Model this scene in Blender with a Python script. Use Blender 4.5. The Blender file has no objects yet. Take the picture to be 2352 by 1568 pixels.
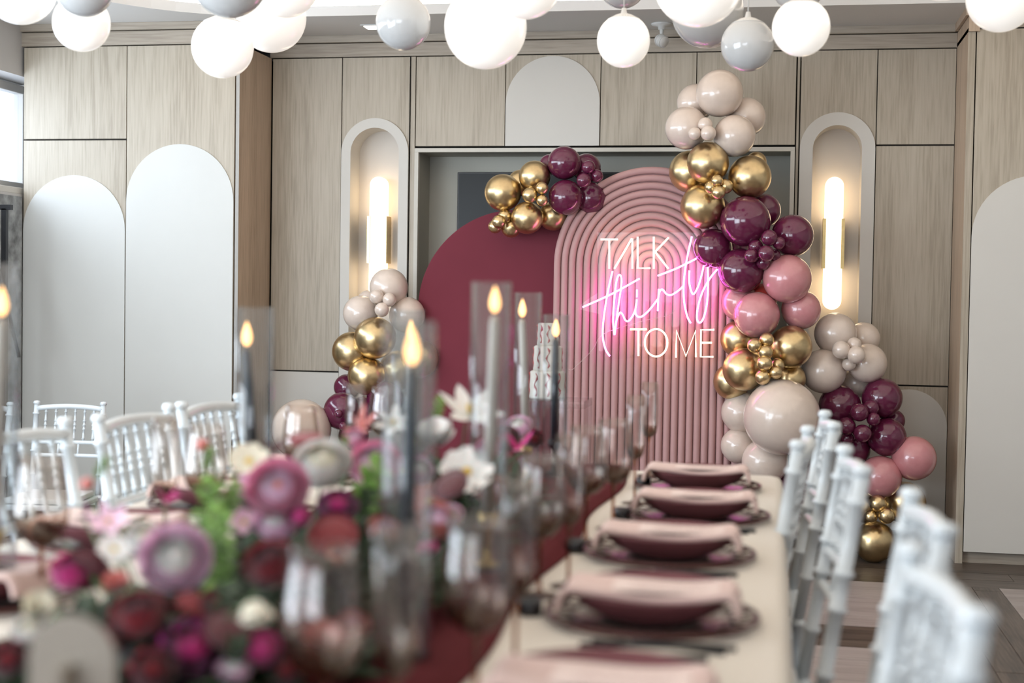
import bpy, math, random
from mathutils import Vector, Matrix, Quaternion
random.seed(7)
sc = bpy.context.scene
COL = sc.collection
pi = math.pi

# ------------------------------------------------------------------ camera
F = 3267.0
YAW, PIT, ROL = (math.radians(a) for a in (10.449, 1.88, 0.8944))
CP = Vector((0, 0, 1.25))
fw = Vector((-math.sin(YAW) * math.cos(PIT), math.cos(YAW) * math.cos(PIT), -math.sin(PIT)))
_rt = Vector((math.cos(YAW), math.sin(YAW), 0)); _up = _rt.cross(fw)
rt = _rt * math.cos(ROL) + _up * math.sin(ROL)
up = _up * math.cos(ROL) - _rt * math.sin(ROL)
cd = bpy.data.cameras.new('camera'); cam = bpy.data.objects.new('camera', cd); COL.objects.link(cam)
cd.lens = 50.0; cd.sensor_width = 36.0; cd.clip_start = 0.05
M4 = Matrix((( rt.x, up.x, -fw.x, CP.x), (rt.y, up.y, -fw.y, CP.y), (rt.z, up.z, -fw.z, CP.z), (0, 0, 0, 1)))
cam.matrix_world = M4
cd.dof.use_dof = True; cd.dof.focus_distance = 6.9; cd.dof.aperture_fstop = 2.2
sc.camera = cam

# ------------------------------------------------------------------ world, lights, exposure
w = bpy.data.worlds.new('world'); sc.world = w; w.use_nodes = True
bg = w.node_tree.nodes['Background']; bg.inputs[0].default_value = (0.80, 0.89, 1.0, 1); bg.inputs[1].default_value = 3.0
sc.view_settings.view_transform = 'Standard'; sc.view_settings.look = 'None'
sc.view_settings.exposure = -0.25; sc.view_settings.gamma = 1.0; sc.view_settings.use_curve_mapping = False
cy = sc.cycles
cy.use_denoising = True; cy.max_bounces = 10; cy.diffuse_bounces = 3; cy.glossy_bounces = 4
cy.transmission_bounces = 8; cy.transparent_max_bounces = 28; cy.sample_clamp_indirect = 6.0
cy.caustics_reflective = False; cy.caustics_refractive = False

def area(name, loc, d, sx, sy, power, color):
    l = bpy.data.lights.new(name, 'AREA'); l.shape = 'RECTANGLE'; l.size = sx; l.size_y = sy
    l.energy = power; l.color = color
    o = bpy.data.objects.new(name, l); COL.objects.link(o); o.location = loc
    o.rotation_euler = Vector(d).to_track_quat('-Z', 'Y').to_euler()
    return o
area('window_daylight', (-3.93, 1.6, 1.35), (1, 0.75, -0.05), 3.0, 2.0, 200, (0.82, 0.92, 1.0))
area('window_daylight_high', (-4.02, 5.3, 2.06), (1, 0.35, -0.45), 3.2, 0.5, 45, (0.82, 0.92, 1.0))
area('rear_window_daylight', (-2.0, -2.9, 1.5), (-0.12, 1, 0), 3.4, 1.9, 112, (0.90, 0.95, 1.0))
area('cove_glow', (-0.5, 3.7, 2.70), (0, 0, 1), 5.3, 5.9, 122, (1.0, 0.88, 0.74))

# ------------------------------------------------------------------ helpers
def ray(x, y): return fw + rt * ((x - 1176) / F) - up * ((y - 784) / F)
def atY(x, y, Y): d = ray(x, y); return CP + d * ((Y - CP.y) / d.y)
def atX(x, y, X): d = ray(x, y); return CP + d * ((X - CP.x) / d.x)
def atZ(x, y, Z): d = ray(x, y); return CP + d * ((Z - CP.z) / d.z)
def dep(p): return (p - CP).dot(fw)

class MB:
    def __init__(s): s.v = []; s.f = []; s.sm = []
    def add(s, vs, fs, smooth=False):
        n = len(s.v); s.v += [tuple(q) for q in vs]; s.f += [tuple(i + n for i in f) for f in fs]; s.sm += [smooth] * len(fs); return s
    def box(s, x0, x1, y0, y1, z0, z1):
        v = [(x0, y0, z0), (x1, y0, z0), (x1, y1, z0), (x0, y1, z0), (x0, y0, z1), (x1, y0, z1), (x1, y1, z1), (x0, y1, z1)]
        return s.add(v, [(0, 3, 2, 1), (4, 5, 6, 7), (0, 1, 5, 4), (1, 2, 6, 5), (2, 3, 7, 6), (3, 0, 4, 7)])
    def prism(s, pts, a0, a1, axis='y', smooth=False):
        # pts: polygon in the plane across the axis
        n = len(pts)
        def mk(p, a): return (p[0], a, p[1]) if axis == 'y' else ((p[0], p[1], a) if axis == 'z' else (a, p[0], p[1]))
        v = [mk(p, a0) for p in pts] + [mk(p, a1) for p in pts]
        s.add(v, [tuple(range(n)), tuple(range(2 * n - 1, n - 1, -1))])
        m = len(s.v) - 2 * n
        for i in range(n):
            j = (i + 1) % n; s.f.append((m + i, m + n + i, m + n + j, m + j)); s.sm.append(smooth)
        return s
    def lathe(s, prof, n=24, c=(0, 0, 0), smooth=True, axis=None):
        vs = []; fs = []
        q = Quaternion() if axis is None else Vector((0, 0, 1)).rotation_difference(Vector(axis))
        for r, z in prof:
            for k in range(n):
                a = 2 * pi * k / n; p = q @ Vector((r * math.cos(a), r * math.sin(a), z)); vs.append((p.x + c[0], p.y + c[1], p.z + c[2]))
        for i in range(len(prof) - 1):
            for k in range(n):
                k2 = (k + 1) % n; fs.append((i * n + k, i * n + k2, (i + 1) * n + k2, (i + 1) * n + k))
        if prof[0][0] > 1e-6: fs.append(tuple(range(n - 1, -1, -1)))
        if prof[-1][0] > 1e-6: m = (len(prof) - 1) * n; fs.append(tuple(m + k for k in range(n)))
        return s.add(vs, fs, smooth)
    def lathe_open(s, prof, n=24, c=(0, 0, 0)):
        vs = []; fs = []
        for r, z in prof:
            for k in range(n):
                a = 2 * pi * k / n; vs.append((r * math.cos(a) + c[0], r * math.sin(a) + c[1], z + c[2]))
        for i in range(len(prof) - 1):
            for k in range(n):
                k2 = (k + 1) % n; fs.append((i * n + k, i * n + k2, (i + 1) * n + k2, (i + 1) * n + k))
        return s.add(vs, fs, True)
    def tube(s, pts, r, n=8, closed=False, caps=True):
        P = [Vector(p) for p in pts]; m = len(P); R = r if isinstance(r, (list, tuple)) else [r] * m
        vs = []; fs = []; nrm = None
        for i in range(m):
            if closed: t = P[(i + 1) % m] - P[i - 1]
            else: t = P[min(i + 1, m - 1)] - P[max(i - 1, 0)]
            t = t.normalized() if t.length > 1e-9 else Vector((0, 0, 1))
            if nrm is None:
                nrm = t.orthogonal().normalized()
            else:
                nrm = nrm - t * nrm.dot(t); nrm = nrm.normalized() if nrm.length > 1e-6 else t.orthogonal().normalized()
            b = t.cross(nrm)
            for k in range(n):
                a = 2 * pi * k / n; vs.append(P[i] + nrm * (R[i] * math.cos(a)) + b * (R[i] * math.sin(a)))
        for i in range(m if closed else m - 1):
            i2 = (i + 1) % m
            for k in range(n):
                k2 = (k + 1) % n; fs.append((i * n + k, i * n + k2, i2 * n + k2, i2 * n + k))
        if not closed and caps:
            fs.append(tuple(range(n - 1, -1, -1))); fs.append(tuple((m - 1) * n + k for k in range(n)))
        return s.add(vs, fs, True)
    def grid(s, fn, nu, nv, smooth=True):
        vs = [fn(i / nu, j / nv) for j in range(nv + 1) for i in range(nu + 1)]
        fs = [(j * (nu + 1) + i, j * (nu + 1) + i + 1, (j + 1) * (nu + 1) + i + 1, (j + 1) * (nu + 1) + i) for j in range(nv) for i in range(nu)]
        return s.add(vs, fs, smooth)
    def mesh(s, name, mat=None):
        me = bpy.data.meshes.new(name); me.from_pydata(s.v, [], s.f); me.polygons.foreach_set('use_smooth', s.sm); me.update()
        if mat: me.materials.append(mat)
        return me
    def build(s, name, mat, parent=None, bevel=0, loc=None, solid=0, kind=None):
        o = bpy.data.objects.new(name, s.mesh(name, mat)); COL.objects.link(o)
        if parent: o.parent = parent
        if loc is not None: o.location = loc
        if bevel:
            m = o.modifiers.new('bevel', 'BEVEL'); m.width = bevel; m.segments = 2; m.limit_method = 'ANGLE'
        if solid:
            m = o.modifiers.new('solid', 'SOLIDIFY'); m.thickness = solid; m.offset = 0
        if kind: o['kind'] = kind
        return o
def inst(name, me, parent=None, loc=(0, 0, 0), rot=None, scale=None):
    o = bpy.data.objects.new(name, me); COL.objects.link(o)
    if parent: o.parent = parent
    o.location = loc
    if rot is not None: o.rotation_mode = 'QUATERNION'; o.rotation_quaternion = rot
    if scale is not None: o.scale = scale if hasattr(scale, '__len__') else (scale,) * 3
    return o
def tag(o, label, cat, group=None, kind=None):
    o['label'] = label; o['category'] = cat
    if group: o['group'] = group
    if kind: o['kind'] = kind
    return o
def thing(name, loc, label, cat, group=None, rz=0):
    o = bpy.data.objects.new(name, None); COL.objects.link(o); o.location = loc; o.rotation_euler = (0, 0, rz); o.empty_display_size = .05
    return tag(o, label, cat, group)
def struct(o): o['kind'] = 'structure'; return o
def copy_tree(o, parent=None):
    c = o.copy(); COL.objects.link(c); c.parent = parent
    for ch in list(o.children): copy_tree(ch, c)
    return c

# ------------------------------------------------------------------ materials
def mat(name, col, rough=.5, metal=0, spec=.5, coat=0, crough=.03, sheen=0, emit=None, estr=0, noise=None, bump=None, sss=0):
    m = bpy.data.materials.new(name); m.use_nodes = True; nt = m.node_tree; b = nt.nodes['Principled BSDF']
    b.inputs['Base Color'].default_value = (*col, 1); b.inputs['Roughness'].default_value = rough; b.inputs['Metallic'].default_value = metal
    b.inputs['Specular IOR Level'].default_value = spec; b.inputs['Coat Weight'].default_value = coat; b.inputs['Coat Roughness'].default_value = crough
    if sheen: b.inputs['Sheen Weight'].default_value = sheen
    if emit: b.inputs['Emission Color'].default_value = (*emit, 1); b.inputs['Emission Strength'].default_value = estr
    if sss: b.inputs['Subsurface Weight'].default_value = sss; b.inputs['Subsurface Radius'].default_value = (.02, .01, .01)
    if noise or bump:
        tc = nt.nodes.new('ShaderNodeTexCoord')
    if noise:  # (scale, amount)
        n = nt.nodes.new('ShaderNodeTexNoise'); n.inputs['Scale'].default_value = noise[0]; n.inputs['Detail'].default_value = 4
        nt.links.new(tc.outputs['Object'], n.inputs['Vector'])
        r = nt.nodes.new('ShaderNodeValToRGB'); a = noise[1]
        r.color_ramp.elements[0].position = .3; r.color_ramp.elements[1].position = .7
        r.color_ramp.elements[0].color = (*[c * (1 - a) for c in col], 1); r.color_ramp.elements[1].color = (*[min(1, c * (1 + a)) for c in col], 1)
        nt.links.new(n.outputs['Fac'], r.inputs['Fac']); nt.links.new(r.outputs['Color'], b.inputs['Base Color'])
    if bump:  # (scale, strength)
        n = nt.nodes.new('ShaderNodeTexNoise'); n.inputs['Scale'].default_value = bump[0]; n.inputs['Detail'].default_value = 3
        nt.links.new(tc.outputs['Object'], n.inputs['Vector'])
        bp = nt.nodes.new('ShaderNodeBump'); bp.inputs['Strength'].default_value = bump[1]; bp.inputs['Distance'].default_value = .01
        nt.links.new(n.outputs['Fac'], bp.inputs['Height']); nt.links.new(bp.outputs['Normal'], b.inputs['Normal'])
    return m
def wood(name, c0, c1, c2, axis='z', rough=.45, sc1=1.0, bumpy=.15):
    m = bpy.data.materials.new(name); m.use_nodes = True; nt = m.node_tree; b = nt.nodes['Principled BSDF']; L = nt.links.new
    tc = nt.nodes.new('ShaderNodeTexCoord'); mp = nt.nodes.new('ShaderNodeMapping'); oi = nt.nodes.new('ShaderNodeObjectInfo')
    s = {'z': (1, 1, .05), 'x': (.05, 1, 1), 'y': (1, .05, 1)}[axis]
    mp.inputs['Scale'].default_value = [k * sc1 for k in s]; L(tc.outputs['Object'], mp.inputs['Vector'])
    ad = nt.nodes.new('ShaderNodeVectorMath'); ad.operation = 'ADD'; L(mp.outputs[0], ad.inputs[0])
    ml = nt.nodes.new('ShaderNodeMath'); ml.operation = 'MULTIPLY'; ml.inputs[1].default_value = 17.0; L(oi.outputs['Random'], ml.inputs[0])
    cb = nt.nodes.new('ShaderNodeCombineXYZ'); [L(ml.outputs[0], cb.inputs[i]) for i in range(3)]; L(cb.outputs[0], ad.inputs[1])
    n1 = nt.nodes.new('ShaderNodeTexNoise'); n1.inputs['Scale'].default_value = 3.2; n1.inputs['Detail'].default_value = 2; n1.inputs['Distortion'].default_value = .6
    L(ad.outputs[0], n1.inputs['Vector'])
    # cathedral rings from the low noise
    mm = nt.nodes.new('ShaderNodeMath'); mm.operation = 'MULTIPLY'; mm.inputs[1].default_value = 26; L(n1.outputs['Fac'], mm.inputs[0])
    sn = nt.nodes.new('ShaderNodeMath'); sn.operation = 'SINE'; L(mm.outputs[0], sn.inputs[0])
    n2 = nt.nodes.new('ShaderNodeTexNoise'); n2.inputs['Scale'].default_value = 95; n2.inputs['Detail'].default_value = 5
    L(ad.outputs[0], n2.inputs['Vector'])
    a1 = nt.nodes.new('ShaderNodeMath'); a1.operation = 'MULTIPLY_ADD'; L(sn.outputs[0], a1.inputs[0]); a1.inputs[1].default_value = .085; L(n2.outputs['Fac'], a1.inputs[2])
    r = nt.nodes.new('ShaderNodeValToRGB'); e = r.color_ramp.elements
    e[0].position = .28; e[0].color = (*c0, 1); e[1].position = .78; e[1].color = (*c2, 1); k = e.new(.5); k.color = (*c1, 1)
    L(a1.outputs[0], r.inputs['Fac']); L(r.outputs[0], b.inputs['Base Color']); b.inputs['Roughness'].default_value = rough
    bp = nt.nodes.new('ShaderNodeBump'); bp.inputs['Strength'].default_value = bumpy; bp.inputs['Distance'].default_value = .002
    L(a1.outputs[0], bp.inputs['Height']); L(bp.outputs[0], b.inputs['Normal'])
    return m
def thin_glass(name, tint=(1, 1, 1), ior=1.45, rough=0.0, base=0.0, grad=None, dark=True):
    m = bpy.data.materials.new(name); m.use_nodes = True; nt = m.node_tree; nt.nodes.clear(); L = nt.links.new
    o = nt.nodes.new('ShaderNodeOutputMaterial'); mx = nt.nodes.new('ShaderNodeMixShader'); t = nt.nodes.new('ShaderNodeBsdfTransparent')
    g = nt.nodes.new('ShaderNodeBsdfGlossy'); lw = nt.nodes.new('ShaderNodeLayerWeight'); lw.inputs[0].default_value = .5
    pw = nt.nodes.new('ShaderNodeMath'); pw.operation = 'POWER'; pw.inputs[1].default_value = 5.0; L(lw.outputs['Facing'], pw.inputs[0])
    r0 = ((ior - 1) / (ior + 1)) ** 2
    f = nt.nodes.new('ShaderNodeMath'); f.operation = 'MULTIPLY_ADD'; L(pw.outputs[0], f.inputs[0]); f.inputs[1].default_value = .8; f.inputs[2].default_value = r0
    tm = nt.nodes.new('ShaderNodeMix'); tm.data_type = 'RGBA'; p2 = nt.nodes.new('ShaderNodeMath'); p2.operation = 'POWER'; p2.inputs[1].default_value = 2.5
    L(lw.outputs['Facing'], p2.inputs[0]); L(p2.outputs[0], tm.inputs['Factor']); tm.inputs[6].default_value = (*tint, 1); tm.inputs[7].default_value = (*[max(.12, c ** 7 - .12) if dark else c for c in tint], 1)
    if grad:   # the foot of the bowl is blown in darker amber glass
        tc = nt.nodes.new('ShaderNodeTexCoord'); sx = nt.nodes.new('ShaderNodeSeparateXYZ'); L(tc.outputs['Object'], sx.inputs[0])
        mr = nt.nodes.new('ShaderNodeMapRange'); mr.inputs[1].default_value = .112; mr.inputs[2].default_value = .145; L(sx.outputs[2], mr.inputs[0])
        gm = nt.nodes.new('ShaderNodeMix'); gm.data_type = 'RGBA'; L(mr.outputs[0], gm.inputs['Factor']); gm.inputs[6].default_value = (*grad, 1); L(tm.outputs[2], gm.inputs[7]); L(gm.outputs[2], t.inputs[0])
    else: L(tm.outputs[2], t.inputs[0])
    g.inputs['Roughness'].default_value = rough
    if base:
        ad = nt.nodes.new('ShaderNodeMath'); ad.operation = 'ADD'; ad.inputs[1].default_value = base; L(f.outputs[0], ad.inputs[0]); L(ad.outputs[0], mx.inputs[0])
    else: L(f.outputs[0], mx.inputs[0])
    L(t.outputs[0], mx.inputs[1]); L(g.outputs[0], mx.inputs[2]); L(mx.outputs[0], o.inputs[0])
    return m

OAK = wood('washed_oak', (.375, .32, .245), (.46, .40, .315), (.52, .46, .37))
OAKH = wood('washed_oak_horizontal', (.35, .295, .235), (.43, .37, .30), (.49, .43, .355), axis='x')
OAKW = wood('side_oak', (.40, .29, .20), (.52, .39, .28), (.60, .46, .34))
WHITE = mat('matt_white_panel', (.66, .635, .585), .55, noise=(3, .015))
WHITEL = mat('satin_white_panel', (.66, .66, .63), .5, noise=(3, .015))
GAP = mat('cabinet_carcass_dark', (.035, .028, .022), .8, noise=(9, .2))
EDGE = mat('grey_edge_band', (.42, .40, .37), .5, noise=(20, .05))
NICHE = mat('plaster_niche', (.70, .655, .60), .6, noise=(6, .02))
TVBOX = mat('sage_grey_laminate', (.43, .42, .36), .55, noise=(5, .03))
FRAME = mat('cream_frame', (.62, .59, .52), .5, noise=(8, .02))
CEIL = mat('ceiling_paint', (.78, .77, .75), .7, noise=(2, .01), bump=(80, .03))
WALLP = mat('wall_paint', (.62, .60, .58), .7, noise=(2, .02), bump=(60, .04))
SCREEN = mat('tv_glass', (.010, .012, .013), .3, spec=.2, noise=(3, .1))
DARKPL = wood('dark_plank', (.035, .024, .018), (.085, .062, .048), (.15, .115, .09), axis='x', rough=.38, sc1=1.3)
DARKPLY = wood('dark_plank_lengthwise', (.035, .024, .018), (.085, .062, .048), (.15, .115, .09), axis='y', rough=.38, sc1=1.3)
PALEPL = wood('pale_plank', (.29, .245, .23), (.37, .32, .30), (.43, .39, .37), axis='x', rough=.42, sc1=1.1)
BRASS = mat('brushed_brass', (.62, .45, .20), .28, 1, noise=(40, .08))
ALAB = mat('lit_alabaster', (.9, .85, .75), .4, emit=(1, .74, .46), estr=3.4)
MILKON = mat('lit_milk_glass', (.85, .83, .80), .18, coat=.4, emit=(1, .945, .86), estr=.66, noise=(1, .01))
MILKOFF = mat('unlit_milk_glass', (.56, .57, .57), .12, coat=.5, noise=(1, .01))
PLASTIC = mat('white_plastic', (.72, .72, .70), .35, noise=(10, .02))
LED = mat('led_strip', (1, 1, 1), .5, emit=(1, .90, .80), estr=14)
DOWN = mat('downlight_diffuser', (1, 1, 1), .5, emit=(1, .93, .82), estr=3)
MAROON = mat('burgundy_board', (.18, .034, .050), .7, spec=.12, noise=(2, .08), bump=(12, .08))
PINKB = mat('dusty_pink_board', (.50, .295, .285), .6, spec=.3, noise=(4, .04))
NEONW = mat('warm_white_neon', (1, .9, .8), .4, emit=(1, .60, .34), estr=8)
NEONP = mat('magenta_neon', (1, .6, .9), .4, emit=(1, .11, .74), estr=15)
ACR = thin_glass('clear_acrylic', (.985, .985, .985), 1.25, dark=False)
GLASS = thin_glass('clear_glass', (.95, .96, .965), 1.45, base=.025)
CHG = thin_glass('charger_glass', (.97, .95, .94), 1.3, rough=.3, dark=False)
AMBER = thin_glass('smoky_amber_glass', (.95, .925, .905), 1.5, base=.035, grad=(.40, .24, .13))
AMBERD = thin_glass('amber_stem_glass', (.62, .40, .27), 1.5, base=.05)
WINDG = thin_glass('window_glass', (.97, .98, 1), 1.2)
GOLDB = mat('gold_chrome_latex', (.68, .52, .29), .30, 1, noise=(5, .05))
PLUMB = mat('plum_latex', (.115, .012, .045), .16, coat=.6, noise=(5, .05))
PINKL = mat('dusty_rose_latex', (.60, .245, .26), .26, coat=1, crough=.12, noise=(5, .03))
NUDEB = mat('blush_nude_latex', (.72, .60, .515), .30, coat=1, crough=.13, noise=(5, .02))
CORALB = mat('coral_latex', (.7, .08, .06), .3, noise=(5, .03))
CLOTH = mat('ivory_cloth', (.66, .59, .50), .85, sheen=.2, noise=(3, .02), bump=(30, .10))
RUN = mat('burgundy_runner_cloth', (.10, .019, .022), 1.0, spec=.1, noise=(6, .12), bump=(25, .2))
CHAIRW = mat('white_resin', (.68, .73, .755), .3, coat=.2, noise=(8, .01))
CUSH = mat('white_cushion', (.66, .68, .68), .8, noise=(20, .02))
RIM = mat('dark_bronze_rim', (.09, .035, .03), .3, .6, noise=(30, .2))
PLUMP = mat('plum_plate', (.14, .036, .045), .7, noise=(10, .1))
BLUSH = mat('blush_napkin', (.68, .49, .44), .85, sheen=.2, bump=(60, .12), noise=(20, .03))
CARD = mat('pink_card', (.78, .63, .58), .7, noise=(20, .02))
INK = mat('card_print', (.46, .30, .28), .7, noise=(200, .1))
BLACKM = mat('black_metal', (.018, .018, .02), .35, .3, noise=(20, .2))
CANB = mat('black_taper_wax', (.022, .034, .045), .4, noise=(20, .1))
CANI = mat('ivory_taper_wax', (.62, .55, .47), .45, noise=(20, .03))
FLAME = mat('candle_flame', (1, .6, .2), .5, emit=(1, .52, .20), estr=4.5)
WICK = mat('wick', (.02, .02, .02), .8, noise=(50, .2))
SIGNB = mat('beige_card_stand', (.33, .29, .235), .6, noise=(20, .03))
LEAFB = mat('bright_green_leaf', (.15, .30, .045), .5, noise=(30, .45))
LEAFD = mat('dark_green_leaf', (.016, .040, .012), .55, noise=(12, .4))
STEMG = mat('green_stem', (.05, .10, .03), .6, noise=(12, .2))
CAKEW = mat('cake_icing', (.74, .68, .60), .6, noise=(20, .03), bump=(40, .1))
CAKER = mat('red_icing_swirl', (.40, .02, .03), .5, noise=(20, .1))
STONE = mat('grey_rough_stone', (.30, .31, .31), .8, noise=(16, .5), bump=(20, .6))

# ------------------------------------------------------------------ setting: floor
YL, YR, YB = 7.0, 7.05, 7.47
struct(MB().box(-4.4, 3.2, -3.2, 8.3, -.06, -.012).build('floor', GAP))
floor = bpy.data.objects['floor']
def plank(x0, x1, y0, y1, m):
    g = .0012
    MB().box(x0 + g, x1 - g, y0 + g, y1 - g, -.014, random.uniform(-.0006, .0004)).build('plank', m, floor)
def planks_x(x0, x1, y0, y1, m, wdt, lens):
    n = max(1, round((y1 - y0) / wdt)); d = (y1 - y0) / n
    for k in range(n):
        x = x0
        while x < x1 - 1e-4:
            e = min(x1, x + lens * random.uniform(.75, 1.0))
            if x1 - e < .15: e = x1
            plank(x, e, y0 + k * d, y0 + (k + 1) * d, m); x = e
PX, PS, PW = .99, 1.245, .90
yrows = []   # pale panels in y
y1 = 6.475
while y1 > 3.6: yrows.append((y1 - PW, y1)); y1 -= PS
# border against the wall, visible right part individually
planks_x(-.9, 2.3, 6.475, 8.0, DARKPL, .17, 1.3)
for (a, b) in yrows:
    planks_x(PX - .345 - PW, PX - .345, a, b, PALEPL, .18, 9)
    planks_x(PX, PX + PW, a, b, PALEPL, .18, 9)
    planks_x(PX - .345 - PW, PX - .345, a - .345, a, DARKPL, .115, 9)
    planks_x(PX, PX + PW, a - .345, a, DARKPL, .115, 9)
for k in range(3):
    x0 = PX - .345 + k * .115; yy = 3.6 + .3 * k
    plank(x0, x0 + .115, 3.05, yy, DARKPLY)
    while yy < 6.475 - .01:
        e = min(6.475, yy + 1.1); plank(x0, x0 + .115, yy, e, DARKPLY); yy = e
rest = MB(); restp = MB()
def area_rest(x0, x1, y0, y1):
    yy = y0
    while yy < y1:
        e = min(yy + .17, y1); x = x0 - random.uniform(0, 1)
        while x < x1:
            rest.box(max(x, x0), min(x + 1.2, x1), yy + .001, e - .001, -.014, 0); x += 1.202
        yy = e
area_rest(-4.4, -.9, 6.475, 8.2); area_rest(2.3, 3.2, -3, 8.2); area_rest(1.89, 2.3, 3.0, 6.475)
area_rest(-4.4, 2.3, -3.1, 1.0)
for kx in range(0, 4):
    xb = PX - .345 - PW - kx * PS; xa = xb - .345
    if kx >= 0:
        rest.box(xa, xb - .001, 1.0, 6.475, -.014, 0)
        for (a, b) in yrows + [(1.0, 1.49), (1.84, 2.73)]:
            n = 5
            for j in range(n):
                d = (b - a) / n; restp.box(xa - PW, xa - .001, a + j * d + .001, a + (j + 1) * d - .001, -.014, 0)
        for (a, b) in yrows: rest.box(xa - PW, xa - .001, a - .345, a, -.014, 0)
rest.build('dark_planks_beyond', DARKPL, floor, kind='stuff'); restp.build('pale_planks_beyond', PALEPL, floor, kind='stuff')
rr = MB(); rp = MB()
rp.box(-.255, 2.3, 1.0, 3.05, -.014, -.001); rp.build('pale_planks_near', PALEPL, floor, kind='stuff')

# ------------------------------------------------------------------ setting: walls
struct(MB().box(-4.4, 3.2, 8.0, 8.15, 0, 2.95).build('wall_back', WALLP))
struct(MB().box(3.0, 3.2, -3.2, 8.0, 0, 2.95).build('wall_right', WALLP))
wl = MB()
X0, X1 = -4.25, -3.965
wl.box(X0, X1, -3.2, 0.0, 0, 2.95); wl.box(X0, X1, 0.0, 3.2, 2.35, 2.95); wl.box(X0, X1, 0.0, 3.2, 0, .3)
wl.box(X0, X1, 3.2, 3.6, 0, 2.95); wl.box(X0, X1, 3.6, 7.42, 0, 1.745); wl.box(X0, X1, 3.6, 7.42, 2.37, 2.95); wl.box(X0, X1, 7.42, 8.0, 0, 2.95)
struct(wl.build('wall_left', WALLP))
wf = MB(); wf.box(-4.4, -3.4, -3.2, -3.05, 0, 2.95); wf.box(.2, 3.2, -3.2, -3.05, 0, 2.95); wf.box(-3.4, .2, -3.2, -3.05, 2.45, 2.95); wf.box(-3.4, .2, -3.2, -3.05, 0, .5)
struct(wf.build('wall_front', WALLP))
def window(name, axis, a0, a1, z0, z1, c, n):
    r = bpy.data.objects.new(name, None); COL.objects.link(r); struct(r)
    fr = MB(); g = MB(); t = .045
    def bx(m, p0, p1, q0, q1, d0, d1):
        if axis == 'x': m.box(c + d0, c + d1, p0, p1, q0, q1)
        else: m.box(p0, p1, c + d0, c + d1, q0, q1)
    bx(fr, a0, a1, z0, z0 + t, -.03, .03); bx(fr, a0, a1, z1 - t, z1, -.03, .03)
    for k in range(n + 1):
        p = a0 + (a1 - a0 - t) * k / n; bx(fr, p, p + t, z0, z1, -.03, .03)
    bx(g, a0, a1, z0, z1, -.003, .003)
    fr.build('window_frame', WHITE, r, bevel=.004); g.build('pane', WINDG, r)
    s = MB()
    if axis == 'x': s.box(c - .02, c + .17, a0, a1, z0 - .035, z0)
    else: s.box(a0, a1, c - .02, c + .17, z0 - .035, z0)
    s.build('window_sill', WHITE, r, bevel=.004)
window('window_1', 'x', 3.6, 7.32, 1.78, 2.36, -4.14, 3)
window('window_2', 'x', 0.0, 3.2, .3, 2.35, -4.14, 3)
window('window_3', 'y', -3.4, .2, .5, 2.45, -3.12, 3)
# stone-textured lining under the high window
struct(MB().box(-3.965, -3.95, 3.6, 6.985, .0, 1.73).build('trim_1', STONE))

# ceiling with a rounded recess and cove
CZ = 2.64
hx0, hx1, hy0, hy1, cr = -3.35, 2.3, .6, 6.93, .95
hole = []
for cx, cyy, a0 in ((hx1 - cr, hy1 - cr, 0), (hx0 + cr, hy1 - cr, 90), (hx0 + cr, hy0 + cr, 180), (hx1 - cr, hy0 + cr, 270)):
    for k in range(13):
        a = math.radians(a0 + 90 * k / 12); hole.append((cx + cr * math.cos(a), cyy + cr * math.sin(a)))
outer = []
cxm, cym = (hx0 + hx1) / 2, (hy0 + hy1) / 2
for (x, y) in hole:   # matching outer points on the room rectangle
    d = Vector((x - cxm, y - cym)); s = min((( 3.2 if d.x > 0 else -4.4) - cxm) / d.x if abs(d.x) > 1e-6 else 9e9, ((8.15 if d.y > 0 else -3.2) - cym) / d.y if abs(d.y) > 1e-6 else 9e9)
    outer.append((cxm + d.x * s, cym + d.y * s))
# add the rectangle corners by pushing nearest points
for cx, cyy in ((3.2, 8.15), (-4.4, 8.15), (-4.4, -3.2), (3.2, -3.2)):
    i = min(range(len(outer)), key=lambda j: (outer[j][0] - cx) ** 2 + (outer[j][1] - cyy) ** 2); outer[i] = (cx, cyy)
n = len(hole); cm = MB()
vs = [(x, y, CZ) for x, y in hole] + [(x, y, CZ) for x, y in outer] + [(x, y, CZ + .05) for x, y in hole] + [(x, y, CZ + .05) for x, y in outer]
fs = []
for i in range(n):
    j = (i + 1) % n
    fs += [(i, j, n + j, n + i), (2 * n + i, 3 * n + i, 3 * n + j, 2 * n + j), (i, 2 * n + i, 2 * n + j, j)]
cm.add(vs, fs); cm.box(-4.4, 3.2, -3.2, 8.15, 2.80, 2.95)
cw = [(*(Vector((x, y)) + Vector((x - cxm, y - cym)).normalized() * .33), CZ + .04) for x, y in hole]
cm.add(cw + [(x, y, 2.81) for x, y, z in cw], [(i, (i + 1) % n, n + (i + 1) % n, n + i) for i in range(n)])
ceil = struct(cm.build('ceiling', CEIL))
cv = MB()
def off(p, d):
    v = Vector((p[0] - cxm, p[1] - cym)); return (p[0] + v.normalized().x * d, p[1] + v.normalized().y * d)
cv.tube([(*off(p, .16), CZ + .07) for p in hole], .012, 6, closed=True)
cv.build('led_strip', LED, ceil)

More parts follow.
